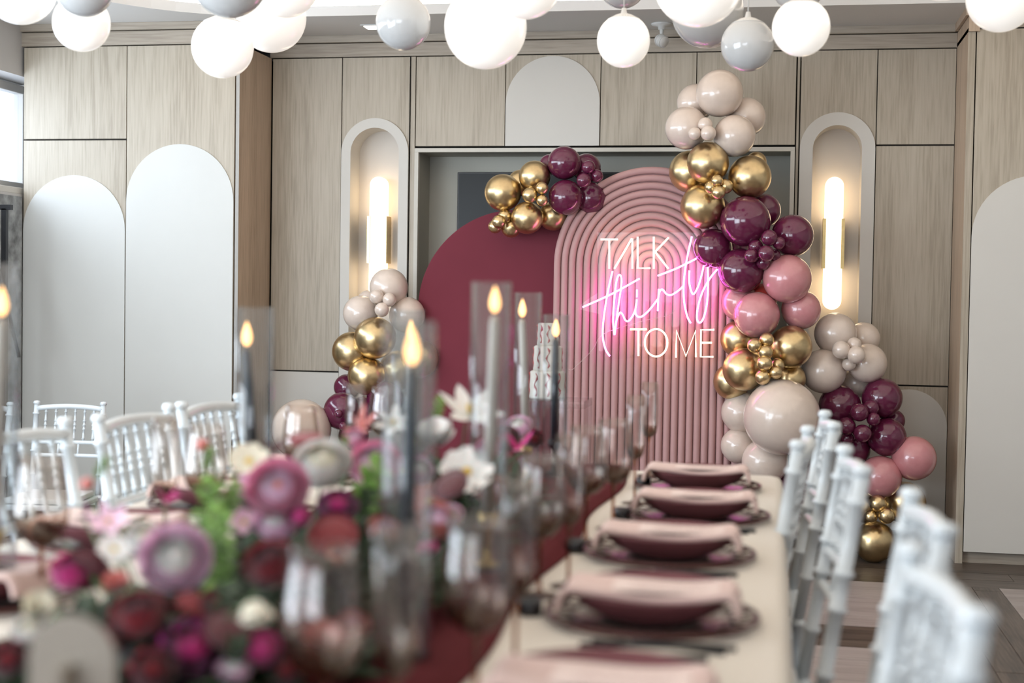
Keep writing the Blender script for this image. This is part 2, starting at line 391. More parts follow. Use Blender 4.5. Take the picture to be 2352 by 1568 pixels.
# crown boards
def crown(name, x0, x1, y, z0=2.522):
    r = bpy.data.objects.new(name, None); COL.objects.link(r); struct(r)
    MB().box(x0, x1, y, y + .05, z0 + .004, z0 + .076).build('lower_board', OAKH, r, bevel=.001)
    MB().box(x0, x1, y - .018, y + .05, z0 + .080, CZ).build('upper_board', OAKH, r, bevel=.001)
crown('trim_2', -3.965, -2.75, YL); crown('trim_3', -2.75, .872, YB); 
r4 = bpy.data.objects.new('trim_4', None); COL.objects.link(r4); struct(r4)
MB().box(.872, .922, 6.2 + .83, YB, 2.526, 2.598).build('lower_board', OAKW, r4); MB().box(.858, .922, 7.03, YB, 2.602, CZ).build('upper_board', OAKW, r4)
MB().box(.9, 3.0, YR, YR + .05, 2.545, CZ).build('lower_board', OAKH, r4)

# ------------------------------------------------------------------ cabinets
def arch_pts(cx, z0, zs, r, n=28):
    return [(cx - r, z0)] + [(cx - r * math.cos(pi * k / n), zs + r * math.sin(pi * k / n)) for k in range(n + 1)] + [(cx + r, z0)]
def door(root, x0, x1, z0, z1, m, y=0, name='door'):
    g = .0022
    return MB().box(x0 + g, x1 - g, y, y + .02, z0 + g, z1 - g).build(name, m, root, bevel=.0008)
def cabinet(x0, x1, y, label, ztop=2.522, z0=0, depth=.45, group=None):
    r = thing('wall_cabinet', (0, y, 0), label, 'cabinet', group)
    MB().box(x0 + .001, x1 - .001, .021, depth, z0 + .10 if z0 == 0 else z0, ztop).build('carcass', GAP, r)
    if z0 == 0: MB().box(x0 + .001, x1 - .001, .05, .07, 0, .10).build('plinth', OAKH, r)
    return r
# left block
xa, xb, xc = -3.952, -3.365, -2.765
c = cabinet(xa, xb, YL, 'pale oak cabinet with the lower white arch, leftmost, by the window', depth=1.0)
door(c, xa, xb, 2.035, 2.522, OAK); d = door(c, xa, xb, .10, 2.031, OAK)
MB().prism(arch_pts((xa + xb) / 2, .10, 1.555, (xb - xa) / 2 - .003), -.006, 0).build('arch_panel', WHITEL, d)
d['label'] = 'lower door with tall white arch'
c = cabinet(xb, xc, YL, 'tall pale oak cabinet with the taller white arch, beside the dark corner gap', depth=1.0)
d = door(c, xb, xc, .10, 2.522, OAK)
MB().prism(arch_pts((xb + xc) / 2, .10, 1.71, (xc - xb) / 2 - .003), -.006, 0).build('arch_panel', WHITEL, d)
MB().box(xc + .006, xc + .024, .0, .47, 0, 2.522).build('side_panel', OAKW, c)
MB().box(xc + .006, xc + .0241, -.002, .0, 0, 2.522).build('edge_band', EDGE, c)
# back wall
B0, B1, B2, B3 = -2.735, -2.338, -1.957, -1.925
c = cabinet(B0, B1, YB, 'tall pale oak cabinet between the left corner and the left lamp niche')
door(c, B0, B1, .815, 2.522, OAK); door(c, B0, B1, .10, .811, WHITE)
c = cabinet(.487, .872, YB, 'tall pale oak cabinet right of the right lamp niche, low arch at its foot')
door(c, .487, .872, 2.040, 2.522, OAK); door(c, .487, .872, .822, 2.036, OAK); d = door(c, .487, .872, .08, .818, OAK)
MB().prism(arch_pts(.68, .08, .612, .189), -.005, 0).build('arch_panel', WHITE, d)

def niche(x0, x1, label, sl, sconce_cx, zt, zo):
    """oak panel with an arched plaster surround and a lit recess"""
    r = thing('lamp_niche', (0, YB, 0), label, 'niche')
    R = (x1 - x0) / 2 - .003; cx = (x0 + x1) / 2; zs = zt - R; r2 = R - zo; n = 28; D = .16
    # surround ring (front plate with hole)
    zb = .10; zb2 = .62
    out = arch_pts(cx, zb, zs, R, n); inn = arch_pts(cx, zb2, zs, r2, n)
    for nm, o_, i_, y0, y1, m in (('surround', out, inn, -.012, .0, WHITE),):
        N = len(o_); v = [(p[0], y0, p[1]) for p in o_] + [(p[0], y0, p[1]) for p in i_] + [(p[0], y1, p[1]) for p in o_] + [(p[0], D, p[1]) for p in i_]
        f = []
        for k in range(N):
            j = (k + 1) % N
            f += [(k, j, N + j, N + k), (k, 2 * N + k, 2 * N + j, j)]
            if k < N: f.append((N + k, N + j, 3 * N + j, 3 * N + k))
        MB().add(v, f).build(nm, m, r)
    MB().prism(inn, D, D + .01).build('recess_back', NICHE, r)
    # oak spandrel above the arch
    sp = []
    N = n
    top = 2.522; v = []; f = []
    for k in range(N + 1):
        a = pi * k / N; x = cx - R * math.cos(a) * 1.0; z = zs + R * math.sin(a)
        v += [(x, 0, z), (x, 0, top - .002)]
    for k in range(N): f.append((2 * k, 2 * k + 1, 2 * k + 3, 2 * k + 2))
    MB().add(v, f).build('oak_spandrel', OAK, r)
    MB().box(x0, x1, .30, .45, .1, 2.52).build('carcass', GAP, r)
    MB().box(x0, x0 + .002, .002, .3, .1, 2.52).build('carcass_side', GAP, r); MB().box(x1 - .002, x1, .002, .3, .1, 2.52).build('carcass_side', GAP, r)
    return r
niche(B1, B2, 'arched lamp niche in the oak wall, left of the burgundy arch', 'l', 0, 2.193, .052)
niche(.105, .487, 'arched lamp niche in the oak wall, right of the tall balloon garland', 'r', 0, 2.205, .065)
def stadium(w, z0, z1, n=12):
    r = w / 2; p = []
    for k in range(n + 1): a = pi * k / n; p.append((r * math.cos(a), z1 - r + r * math.sin(a)))
    for k in range(n + 1): a = pi + pi * k / n; p.append((r * math.cos(a), z0 + r + r * math.sin(a)))
    return p
def sconce(cx, zt, zb, label):
    r = thing('wall_sconce', (cx, YB + .158, 0), label, 'wall lamp', 'sconces in the arched niches')
    h = zt - zb; wdt = .094
    m = MB(); m.prism(stadium(wdt, zb, zt), -.105, -.045); m.build('alabaster_shade', ALAB, r, bevel=.006)
    MB().box(-.03, .03, -.046, 0, zb + .3 * h, zb + .66 * h).build('back_plate', BRASS, r)
    z0, z1 = zb + .31 * h, zb + .685 * h
    for s in (-1, 1):
        x = s * .049; MB().box(min(x, x + s * .006) - (.0 if s < 0 else .0), max(x, x + s * .006), -.118, -.02, z0, z1).build('brass_side', BRASS, r)
        MB().box(min(x, x - s * .010), max(x, x - s * .010), -.1181, -.107, z0, z1).build('brass_lip', BRASS, r)
    return r
a = atY(869, 405, YB + .06); b_ = atY(860, 712, YB + .06)
q = atY(1917, 406, YB + .06); q2 = atY(1912, 711, YB + .06)
sconce(q.x + .001, q.z, q2.z, 'lit alabaster and brass sconce, right niche beside the balloon garland')
sconce(a.x, q.z, q2.z, 'lit alabaster and brass sconce, left niche above the nude balloons')

# stiles
MB_ = MB().box(B2 + .004, B3 - .004, YB + .004, YB + .02, 0, 2.522); tag(MB_.build('oak_stile', OAK), 'narrow oak stile between left niche and screen recess', 'stile')
tag(MB().box(.089, .101, YB + .004, YB + .02, 0, 2.522).build('oak_stile', OAK), 'narrow oak stile between screen recess and right niche', 'stile')
struct(MB().box(B2, B3, YB + .03, YB + .3, 0, 2.52).box(.084, .105, YB + .03, YB + .3, 0, 2.52).build('trim_5', GAP))
# overhead cabinets
ux = [B3, -1.434, -.925, -.425, .084]
lab = ['pale oak wall cupboard over the recess, leftmost of the overhead row', 'wall cupboard faced with a grey-white arch above the screen recess', 'pale oak wall cupboard behind the white spotlight, right of the arch cupboard', 'pale oak wall cupboard behind the topmost nude balloons']
for i in range(4):
    c = cabinet(ux[i], ux[i + 1], YB, lab[i], z0=2.04, depth=.4)
    d = door(c, ux[i], ux[i + 1], 2.040, 2.522, OAK)
    if i == 1: MB().prism(arch_pts((ux[1] + ux[2]) / 2, 2.041, 2.262, .2515), -.006, 0).build('arch_panel', WHITE, d)
# screen recess
r = thing('screen_recess', (0, YB, 0), 'sage grey boxed recess with cream frame behind the arches', 'recess')
x0, x1, zt, DR = B3, .084, 2.030, .25
fm = MB(); fm.box(x0, x1, -.012, .02, zt - .022, zt); fm.box(x0, x0 + .022, -.012, .02, .1, zt - .022); fm.box(x1 - .022, x1, -.012, .02, .1, zt - .022)
fm.build('frame', FRAME, r, bevel=.001)
bx = MB(); bx.box(x0, x1, DR, DR + .02, .1, zt); bx.box(x0, x0 + .021, .021, DR, .1, zt); bx.box(x1 - .021, x1, .021, DR, .1, zt); bx.box(x0, x1, .021, DR, zt - .021, zt); bx.box(x0, x1, .021, DR, .1, .12)
bx.build('recess_box', TVBOX, r)
p = atY(1051, 395, YB + DR - .04)
r = thing('television', (p.x, YB + DR - .04, p.z), 'flat black television behind the burgundy arch', 'television')
MB().box(0, 1.45, 0, .038, -.82, 0).build('casing', BLACKM, r, bevel=.003); MB().box(.008, 1.442, -.002, .0, -.812, -.008).build('screen', SCREEN, r)
# right block
c = thing('wall_cabinet', (0, YR, 0), 'tall right cabinet with white arched front, at the right edge', 'cabinet')
MB().box(.872, .906, .0, .42, 0, 2.545).build('side_panel', OAKW, c)
MB().box(.872, .9061, -.003, .0, 0, 2.545).build('edge_band', OAK, c)
MB().box(.91, 2.2, .03, .42, .05, 2.54).build('carcass', GAP, c)
MB().box(.909, 2.2, .03, .05, 0, .058).build('plinth', OAKH, c)
d = door(c, .91, 1.51, .058, 2.54, OAK, y=-.002)
MB().prism(arch_pts(1.2, .058, 1.56, .29), -.009, -.002).build('arch_panel', WHITE, d)
door(c, 1.51, 2.11, .058, 2.54, OAK, y=-.002)

# ------------------------------------------------------------------ ceiling fittings
p = atZ(862, 62, CZ)
r = thing('downlight', (p.x, p.y - .02, CZ), 'square recessed downlight in the soffit above the left niche', 'downlight')
MB().box(-.06, .06, -.06, .06, -.006, 0).build('trim_ring', PLASTIC, r, bevel=.002); MB().box(-.045, .045, -.045, .045, -.009, -.0055).build('diffuser', DOWN, r)
p = atZ(1525, 66, CZ)
r = thing('spotlight', (p.x, 7.30, CZ), 'small white ceiling spotlight with ribbed head near the wall', 'spotlight')
MB().lathe([(0, 0), (.055, 0), (.052, -.008), (.02, -.014), (.018, -.03), (0, -.03)][::-1], 20).build('mount', PLASTIC, r)
MB().tube([(0, 0, -.025), (0, 0, -.055), (.008, -.01, -.07)], [.012, .009, .008], 10).build('stem', PLASTIC, r)
hd = MB().lathe([(0, -.035), (.018, -.034), (.028, -.02), (.031, 0), (.030, .018), (.027, .026), (0, .026)], 20, c=(0, -.012, -.088), axis=(.55, -.5, -.35)).build('lamp_head', PLASTIC, r)
mm = MB()
for k in range(5): 
    dr = Vector((.55, -.5, -.35)).normalized(); cpt = Vector((0, -.012, -.088)) + dr * (-.012 + k * .008)
    u = dr.orthogonal().normalized(); v = dr.cross(u)
    mm.tube([cpt + (u * math.cos(t * pi / 10) + v * math.sin(t * pi / 10)) * .031 for t in range(20)], .0016, 5, closed=True)
mm.build('cooling_ribs', PLASTIC, r)

# pendant globes: (px, py, radius px, real radius, lit, label)
G = [(45, -28, 83, .125, 1, 'lit milk glass globe pendant at the far left top corner'),
     (187, 53, 65, .10, 1, 'lit milk glass globe hanging low in front of the left oak cabinet'),
     (192, -30, 68, .10, 0, 'unlit grey globe just above a lit one at far left'),
     (511, 108, 71, .125, 1, 'lit globe, lowest of all, in front of the left cabinet edge'),
     (526, -48, 88, .125, 0, 'unlit grey globe cut by the top edge above the lowest lit globe'),
     (623, 40, 80, .15, 1, 'lit large globe right of the lowest lit globe'),
     (655, -38, 77, .125, 1, 'lit globe cut by the top edge above a large lit globe'),
     (926, 52, 63, .10, 0, 'unlit grey globe hanging alone beside the square downlight'),
     (1115, 63, 95, .15, 1, 'largest lit globe above the overhead arch cupboard'),
     (1207, -42, 85, .125, 1, 'lit globe cut by the top edge, overlapping the largest globe'),
     (1430, -36, 55, .10, 0, 'unlit globe at top edge above the small lit globe'),
     (1432, 94, 61, .10, 1, 'small lit globe with cap and cord left of the spotlight'),
     (1604, -42, 103, .15, 1, 'big lit globe cut by the top edge right of the spotlight'),
     (1625, 27, 83, .15, 0, 'large unlit globe half hidden behind a big lit globe'),
     (1717, 103, 61, .10, 0, 'small unlit globe with cord above the topmost nude balloon'),
     (1840, 63, 66, .10, 1, 'lit globe hanging above the right lamp niche'),
     (1834, -37, 62, .10, 0, 'unlit globe at top edge above the right niche globe'),
     (2166, -60, 62, .10, 1, 'lit globe barely dipping into the top edge, second from right'),
     (2299, -5, 78, .125, 1, 'lit globe in the top right corner')]
for (x, y, rp, R, lit, lb) in G:
    D = R * F / rp; d = ray(x, y); P = CP + d * D
    r = thing('globe_pendant', P, lb, 'pendant lamp', 'milk glass globes of the ceiling cluster')
    pr = [(R * math.sin(pi * k / 24), -R * math.cos(pi * k / 24)) for k in range(24)]; pr[0] = (0, -R); pr[-1] = (.012, R * .993)
    MB().lathe(pr, 40).build('glass_globe', MILKON if lit else MILKOFF, r)
    cc = MB().lathe([(R * .62, R * .80), (R * .60, R * .815), (R * .3, R * .97), (.012, R * 1.03), (.008, R * 1.03 + .02), (0, R * 1.03 + .02)], 28).build('cap', PLASTIC, r)
    MB().tube([(0, 0, R * 1.03), (0, 0, 2.80 - P.z)], .0025, 6).build('cord', PLASTIC, r)

# ------------------------------------------------------------------ arches and neon
PY = 6.93
pc = atY(1494, 605, PY); pcx, pcz, PR = pc.x, 1.405, .478
r = thing('ribbed_arch_backdrop', (pcx, PY, 0), 'dusty pink ribbed arch backdrop behind the neon sign', 'backdrop')
MB().prism(arch_pts(0, 0, pcz, PR, 40), .022, .045).build('arch_board', PINKB, r)
NR = 13; pit = PR / NR
for k in range(NR):
    R = PR - pit * (k + .5); pts = [(-R, .018, 0.0)] + [(-R, .018, pcz * t / 6) for t in range(1, 6)]
    na = max(10, int(40 * R / PR)); pts += [(-R * math.cos(pi * t / na), .018, pcz + R * math.sin(pi * t / na)) for t in range(na + 1)] + [(R, .018, pcz * (5 - t) / 6) for t in range(5)] + [(R, .018, 0)]
    MB().tube(pts, pit * .47, 10).build('rib', PINKB, r)
mc = atY(1186, 713, 7.08)
r = thing('flat_arch_backdrop', (mc.x, 7.06, 0), 'flat burgundy arch backdrop left of the pink ribbed arch', 'backdrop')
MB().prism(arch_pts(0, 0, 1.17, .508, 48), 0, .018).build('arch_board', MAROON, r, bevel=.002)
MB().box(-.35, -.31, .02, .30, 0, .03).box(.31, .35, .02, .30, 0, .03).box(-.35, -.31, .02, .05, 0, .9).box(.31, .35, .02, .05, 0, .9).build('rear_stand', BLACKM, r)

NY = 6.862
ns = thing('neon_sign', atY(1500, 690, NY), 'glowing neon sign reading TALK thirty TO ME on the pink arch', 'neon sign')
nb = ns.location.copy()
def zp(x, y, dy=0.0):   # drawing units of the letter sketch -> local position on the sign plane
    q = atY(1050 + x / 2.851, 300 + y / 2.851, NY); return (q.x - nb.x, dy, q.z - nb.z)
def smoothp(pts, k=6):
    out = []; P = [Vector(p) for p in pts]
    for i in range(len(P) - 1):
        p0 = P[max(i - 1, 0)]; p1 = P[i]; p2 = P[i + 1]; p3 = P[min(i + 2, len(P) - 1)]
        for t in range(k):
            t = t / k; out.append(.5 * ((2 * p1) + (p2 - p0) * t + (2 * p0 - 5 * p1 + 4 * p2 - p3) * t * t + (3 * p1 - p0 - 3 * p2 + p3) * t ** 3))
    return out + [P[-1]]
def letter(name, strokes, m, sm=False, dy=0.0, lb=None):
    b = MB()
    for st in strokes:
        pts = [zp(x, y, dy) for x, y in st]
        if sm: pts = smoothp(pts)
        b.tube(pts, .0042, 8)
    o = b.build(name, m, ns)
    if lb: o['label'] = lb
circ = lambda cx, cy_, rx, ry: [(cx + rx * math.sin(t * pi / 18), cy_ - ry * math.cos(t * pi / 18)) for t in range(37)]
W_ = [('T', [[(940, 712), (1052, 712)], [(996, 714), (996, 903)]]), ('A', [[(1030, 903), (1144, 706), (1148, 706), (1148, 903)]]),
      ('L', [[(1182, 695), (1182, 900), (1265, 900)]]), ('K', [[(1288, 695), (1288, 903)], [(1385, 700), (1294, 795)], [(1294, 790), (1383, 903)]]),
      ('T', [[(1133, 1300), (1242, 1300)], [(1187, 1302), (1187, 1475)]]), ('O', [circ(1303, 1388, 74, 90)]),
      ('M', [[(1433, 1485), (1436, 1308), (1498, 1476), (1562, 1308), (1563, 1482)]]), ('E', [[(1683, 1303), (1597, 1303), (1595, 1480), (1678, 1480)], [(1597, 1388), (1668, 1388)]])]
for nm, st in W_: letter('neon_letter', st, NEONW, lb='warm white neon capital ' + nm)
Pk = [('letter t', [[(1018, 920), (985, 1065), (960, 1230), (954, 1345), (972, 1430), (1000, 1476)]]),
      ('crossbar', [[(822, 1155), (1010, 1070), (1195, 968)]]),
      ('letter h', [[(1030, 1338), (1021, 1240), (1030, 1100), (1044, 985), (1060, 944), (1076, 965), (1072, 1040), (1050, 1190), (1032, 1335), (1042, 1250), (1066, 1192), (1085, 1205), (1100, 1238), (1120, 1247), (1150, 1212), (1170, 1160), (1176, 1105)]]),
      ('dot of i', [[(1178, 1040), (1177, 1090)]]),
      ('letter i', [[(1176, 1118), (1167, 1180), (1178, 1213), (1210, 1216), (1260, 1172), (1312, 1105)]]),
      ('letter r', [[(1321, 1036), (1317, 1110), (1314, 1180)], [(1315, 1108), (1326, 1055), (1345, 1040), (1370, 1068), (1400, 1076), (1445, 1050), (1484, 1015)]]),
      ('second letter t', [[(1537, 693), (1503, 850), (1484, 1000), (1487, 1120), (1507, 1215), (1530, 1260)]]),
      ('second crossbar', [[(1313, 950), (1440, 900), (1565, 838)]]),
      ('letter y', [[(1521, 915), (1521, 1000), (1545, 1070), (1578, 1020), (1605, 930), (1620, 850)], [(1640, 870), (1643, 1010), (1636, 1130), (1615, 1222), (1590, 1257), (1571, 1232), (1576, 1160), (1605, 1060), (1650, 975), (1705, 905)]])]
for nm, st in Pk: letter('neon_script', st, NEONP, True, -.001, 'magenta neon ' + nm)
bk = [zp(*q) for q in [(915, 665), (1500, 665), (1560, 668), (1740, 880), (1740, 930), (1650, 1260), (1700, 1290), (1700, 1480), (1670, 1500), (1130, 1490), (960, 1500), (925, 1440), (930, 1200), (805, 1170), (810, 1135), (920, 1060)]]
MB().prism([(q[0], q[2]) for q in bk], .006, .010).build('acrylic_backboard', ACR, ns)
for q in ((930, 680), (1540, 690), (1690, 1485), (1140, 1478)):
    p = zp(*q); MB().lathe([(0, 0), (.006, 0), (.006, .05), (0, .05)], 10, c=(p[0], .005, p[2]), axis=(0, 1, 0)).build('standoff', ACR, ns)
wire = smoothp([zp(*q, .012) for q in [(1395, 860), (1400, 960), (1420, 1180), (1200, 1250), (960, 1330), (880, 1440), (760, 1560), (700, 1620), (640, 2200)]], 8)
MB().tube(wire, .0012, 6).build('cable', mat('clear_cable', (.6, .45, .42), .4, noise=(9, .02)), ns)

# ------------------------------------------------------------------ balloons
prof = []
for k in range(25):
    a = pi * k / 24; rr_ = math.sin(a); z = math.cos(a)
    if z < 0: z = z * 1.06; rr_ *= (1 - .05 * (z * z))
    prof.append((rr_, z))
prof = prof[:-1] + [(.05, -1.07), (.035, -1.10), (.07, -1.14), (.05, -1.15), (0, -1.15)]
prof[0] = (0, 1)
BM = {}
for k, m in (('g', GOLDB), ('p', PLUMB), ('r', PINKL), ('n', NUDEB), ('c', CORALB)):
    BM[k] = MB().lathe(prof[::-1], 36).mesh('balloon', m)
CN = {'g': 'chrome gold', 'p': 'plum', 'r': 'dusty rose', 'n': 'nude', 'c': 'coral red'}
def balloon(x, y, rp, c, Y, label, group, out=None):
    P = atY(x, y, Y); R = rp * dep(P) / F * .985
    ax = Vector(out) if out else Vector((random.uniform(-.5, .5), -.75, random.uniform(-.4, .6)))
    q = Vector((0, 0, 1)).rotation_difference(ax.normalized())
    o = inst('balloon', BM[c], None, P, q, R)
    size = 'small' if rp < 24 else ('giant' if rp > 66 else 'large')
    tag(o, f'{size} {CN[c]} balloon, {label}', 'balloon', group)
gA = 'balloons of the cluster over the two arches'; YA = 6.90
for d in [(1155, 442, 43, 'g', 0, 'far left of the cluster over the arches'), (1228, 405, 37, 'g', 0, 'top of the gold half of the cluster over the arches'),
          (1196, 420, 31, 'g', .12, 'peeking behind the two upper gold ones over the arches'), (1211, 500, 38, 'g', -.02, 'low centre of the cluster over the arches'),
          (1270, 496, 34, 'g', .08, 'bottom right of the gold half over the arches, tinted pink'),
          (1217, 448, 18, 'g', -.10, 'left of the gold trio in the cluster over the arches'), (1245, 432, 15, 'g', -.10, 'top of the gold trio in the cluster over the arches'),
          (1245, 460, 14, 'g', -.10, 'bottom of the gold trio in the cluster over the arches'),
          (1146, 509, 16, 'g', -.06, 'front of the lower left gold bunch over the arches'), (1160, 496, 16, 'g', -.01, 'top of the lower left gold bunch over the arches'),
          (1137, 520, 16, 'g', .0, 'outermost of the lower left gold bunch over the arches'), (1174, 522, 24, 'g', .04, 'under the lower left gold bunch on the burgundy arch'),
          (1296, 374, 39, 'p', 0, 'highest of the cluster over the arches'), (1347, 386, 34, 'p', .10, 'behind right of the highest plum over the arches'),
          (1262, 378, 24, 'p', .10, 'behind left of the highest plum over the arches'), (1299, 453, 41, 'p', -.02, 'lower middle of the cluster over the arches'),
          (1357, 455, 37, 'p', .06, 'far right of the cluster over the arches'), (1352, 384, 16, 'p', -.07, 'top of the plum trio over the arches'),
          (1371, 404, 15, 'p', -.05, 'right of the plum trio over the arches'), (1341, 414, 17, 'p', -.09, 'lower left of the plum trio over the arches')]:
    balloon(d[0], d[1], d[2], d[3], YA + d[4], d[5], gA)
gB = 'balloons of the tall right garland'; Y1 = 6.80
for d in [(1653, 214, 55, 'n', 0, 'topmost of the tall right garland'), (1598, 236, 44, 'n', .14, 'behind left of the topmost one on the right garland'),
          (1577, 294, 50, 'n', 0, 'left of the pale top bunch on the right garland'), (1714, 269, 46, 'n', .12, 'behind right in the pale top bunch of the right garland'),
          (1687, 312, 49, 'n', -.02, 'lower right of the pale top bunch on the right garland'), (1620, 286, 17, 'n', -.10, 'top of the pale trio near the head of the right garland'),
          (1596, 307, 15, 'n', -.12, 'left of the pale trio near the head of the right garland'), (1627, 306, 18, 'n', -.13, 'right of the pale trio near the head of the right garland'),
          (1626, 374, 49, 'g', -.04, 'upper middle of the upper gold bunch on the right garland'), (1585, 394, 49, 'g', .10, 'upper left behind in the upper gold bunch of the right garland'),
          (1722, 406, 50, 'g', 0, 'right of the upper gold bunch on the right garland'), (1614, 474, 52, 'g', 0, 'lowest of the upper gold bunch on the right garland'),
          (1737, 372, 24, 'g', .12, 'mostly hidden top right of the upper gold bunch'),
          (1647, 415, 14, 'g', -.15, 'top of the gold foursome on the upper right garland'), (1633, 430, 15, 'g', -.13, 'left of the gold foursome on the upper right garland'),
          (1667, 428, 17, 'g', -.11, 'right of the gold foursome on the upper right garland'), (1650, 442, 16, 'g', -.16, 'bottom of the gold foursome on the upper right garland'),
          (1712, 508, 59, 'p', -.04, 'upper centre of the plum bunch beside the neon sign'), (1754, 484, 40, 'p', .10, 'behind the upper plum beside the right niche'),
          (1820, 541, 49, 'p', .02, 'right of the plum bunch beside the right niche'), (1638, 570, 46, 'p', .04, 'left of the plum bunch touching the neon glow'),
          (1702, 622, 53, 'p', -.01, 'lowest of the plum bunch right of the neon sign'),
          (1767, 546, 19, 'p', -.13, 'top of the six little plums beside the neon sign'), (1789, 558, 15, 'p', -.11, 'right of the six little plums beside the neon sign'),
          (1736, 566, 17, 'p', -.09, 'upper left of the six little plums beside the neon sign'), (1726, 587, 17, 'p', -.13, 'far left of the six little plums beside the neon sign'),
          (1760, 582, 19, 'p', -.16, 'front centre of the six little plums beside the neon sign'), (1753, 603, 16, 'p', -.09, 'bottom of the six little plums beside the neon sign'),
          (1779, 586, 14, 'p', -.07, 'tucked in between plum and rose beside the right niche'),
          (1808, 640, 57, 'r', -.03, 'upper right of the rose bunch on the tall garland'), (1738, 723, 54, 'r', -.03, 'lower front of the rose bunch on the tall garland'),
          (1840, 711, 46, 'r', .05, 'far right of the rose bunch beside the sconce'), (1701, 694, 45, 'r', .08, 'left behind in the rose bunch beside TO ME lettering'),
          (1752, 684, 34, 'c', .10, 'glimpsed in the gap between the rose ones'),
          (1816, 796, 50, 'g', .0, 'right of the lower gold bunch on the tall garland'), (1698, 778, 44, 'g', .10, 'upper left of the lower gold bunch on the tall garland'),
          (1709, 848, 50, 'g', -.02, 'front left of the lower gold bunch on the tall garland'), (1680, 876, 42, 'g', .09, 'far left and lowest of the lower gold bunch'),
          (1815, 870, 36, 'g', .08, 'dark right underside of the lower gold bunch'),
          (1733, 793, 17, 'g', -.14, 'upper left of the string of little golds'), (1761, 780, 17, 'g', -.12, 'upper right of the string of little golds'),
          (1758, 809, 18, 'g', -.14, 'third down in the string of little golds'), (1756, 834, 18, 'g', -.16, 'middle front of the string of little golds'),
          (1786, 838, 16, 'g', -.10, 'right middle of the string of little golds'), (1781, 855, 16, 'g', -.14, 'lower right of the string of little golds'),
          (1752, 866, 18, 'g', -.15, 'bottom left of the string of little golds'),
          (1796, 958, 89, 'n', -.10, 'biggest of all, at the foot of the tall garland'), (1704, 947, 48, 'n', .10, 'upper left of the biggest one beside the ribbed arch'),
          (1697, 1023, 42, 'n', .10, 'far left below, beside the ribbed arch foot'), (1757, 1060, 54, 'n', .0, 'under the biggest one just above the table end'),
          (1700, 1112, 34, 'p', .10, 'peeping over the table end below the pale ones'), (1838, 1112, 52, 'p', .05, 'between table corner and chairs, upper'),
          (1800, 1200, 50, 'p', .10, 'between table corner and chairs, lower'), (1760, 1150, 50, 'p', .10, 'hidden behind the table corner')]:
    balloon(d[0], d[1], d[2], d[3], Y1 + d[4], d[5], gB)
gC = 'balloons of the low right garland'; Y2 = 7.0
for d in [(1919, 766, 49, 'n', 0, 'top of the low right garland under the sconce'), (1984, 777, 38, 'n', .12, 'behind right of the top one on the low right garland'),
          (1892, 852, 52, 'n', -.03, 'left of the pale bunch on the low right garland'), (1992, 834, 46, 'n', .0, 'right of the pale bunch on the low right garland'),
          (1965, 880, 34, 'n', .12, 'behind the pale bunch above the dark plums'), (1932, 803, 21, 'n', -.14, 'left of the pale foursome on the low right garland'),
          (1967, 815, 21, 'n', -.15, 'right of the pale foursome on the low right garland'), (1962, 791, 17, 'n', -.10, 'top of the pale foursome on the low right garland'),
          (1950, 836, 16, 'n', -.10, 'bottom of the pale foursome on the low right garland'),
          (1929, 932, 49, 'p', .0, 'upper left of the dark bunch on the low right garland'), (2026, 914, 47, 'p', .0, 'upper right of the dark bunch on the low right garland'),
          (2037, 1003, 45, 'p', -.02, 'lower right of the dark bunch on the low right garland'), (2052, 966, 27, 'p', .10, 'hidden right edge of the dark bunch on the low right garland'),
          (1957, 1030, 43, 'p', .03, 'lower left of the dark bunch behind the chair finial'), (1974, 947, 21, 'p', -.14, 'top left of the little plums on the low right garland'),
          (2001, 936, 19, 'p', -.09, 'top right of the little plums on the low right garland'), (2006, 962, 16, 'p', -.12, 'right of the little plums on the low right garland'),
          (1945, 978, 21, 'p', -.13, 'left of the little plums on the low right garland'), (1981, 995, 21, 'p', -.15, 'bottom of the little plums on the low right garland'),
          (1946, 1006, 16, 'p', -.08, 'behind bottom left of the little plums on the low right garland'),
          (2022, 1095, 50, 'r', -.04, 'lower left of the rose pair near the floor at right'), (2099, 1052, 52, 'r', -.02, 'upper right of the rose pair in front of the low arch'),
          (2078, 1154, 49, 'g', .02, 'upper right of the gold bunch near the floor'), (1988, 1165, 36, 'g', .06, 'left behind in the gold bunch near the floor'),
          (2016, 1156, 20, 'g', -.12, 'top of the gold trio near the floor'), (2000, 1186, 16, 'g', -.12, 'left of the gold trio near the floor'),
          (2036, 1184, 19, 'g', -.14, 'right of the gold trio near the floor')]:
    balloon(d[0], d[1], d[2], d[3], Y2 + d[4], d[5], gC)
balloon(2009, 1243, 47.5, 'g', 6.97, 'resting on the floor at the foot of the right garland', gC, out=(.3, -.2, 1))
gD = 'balloons of the low left garland'; Y3 = 7.0
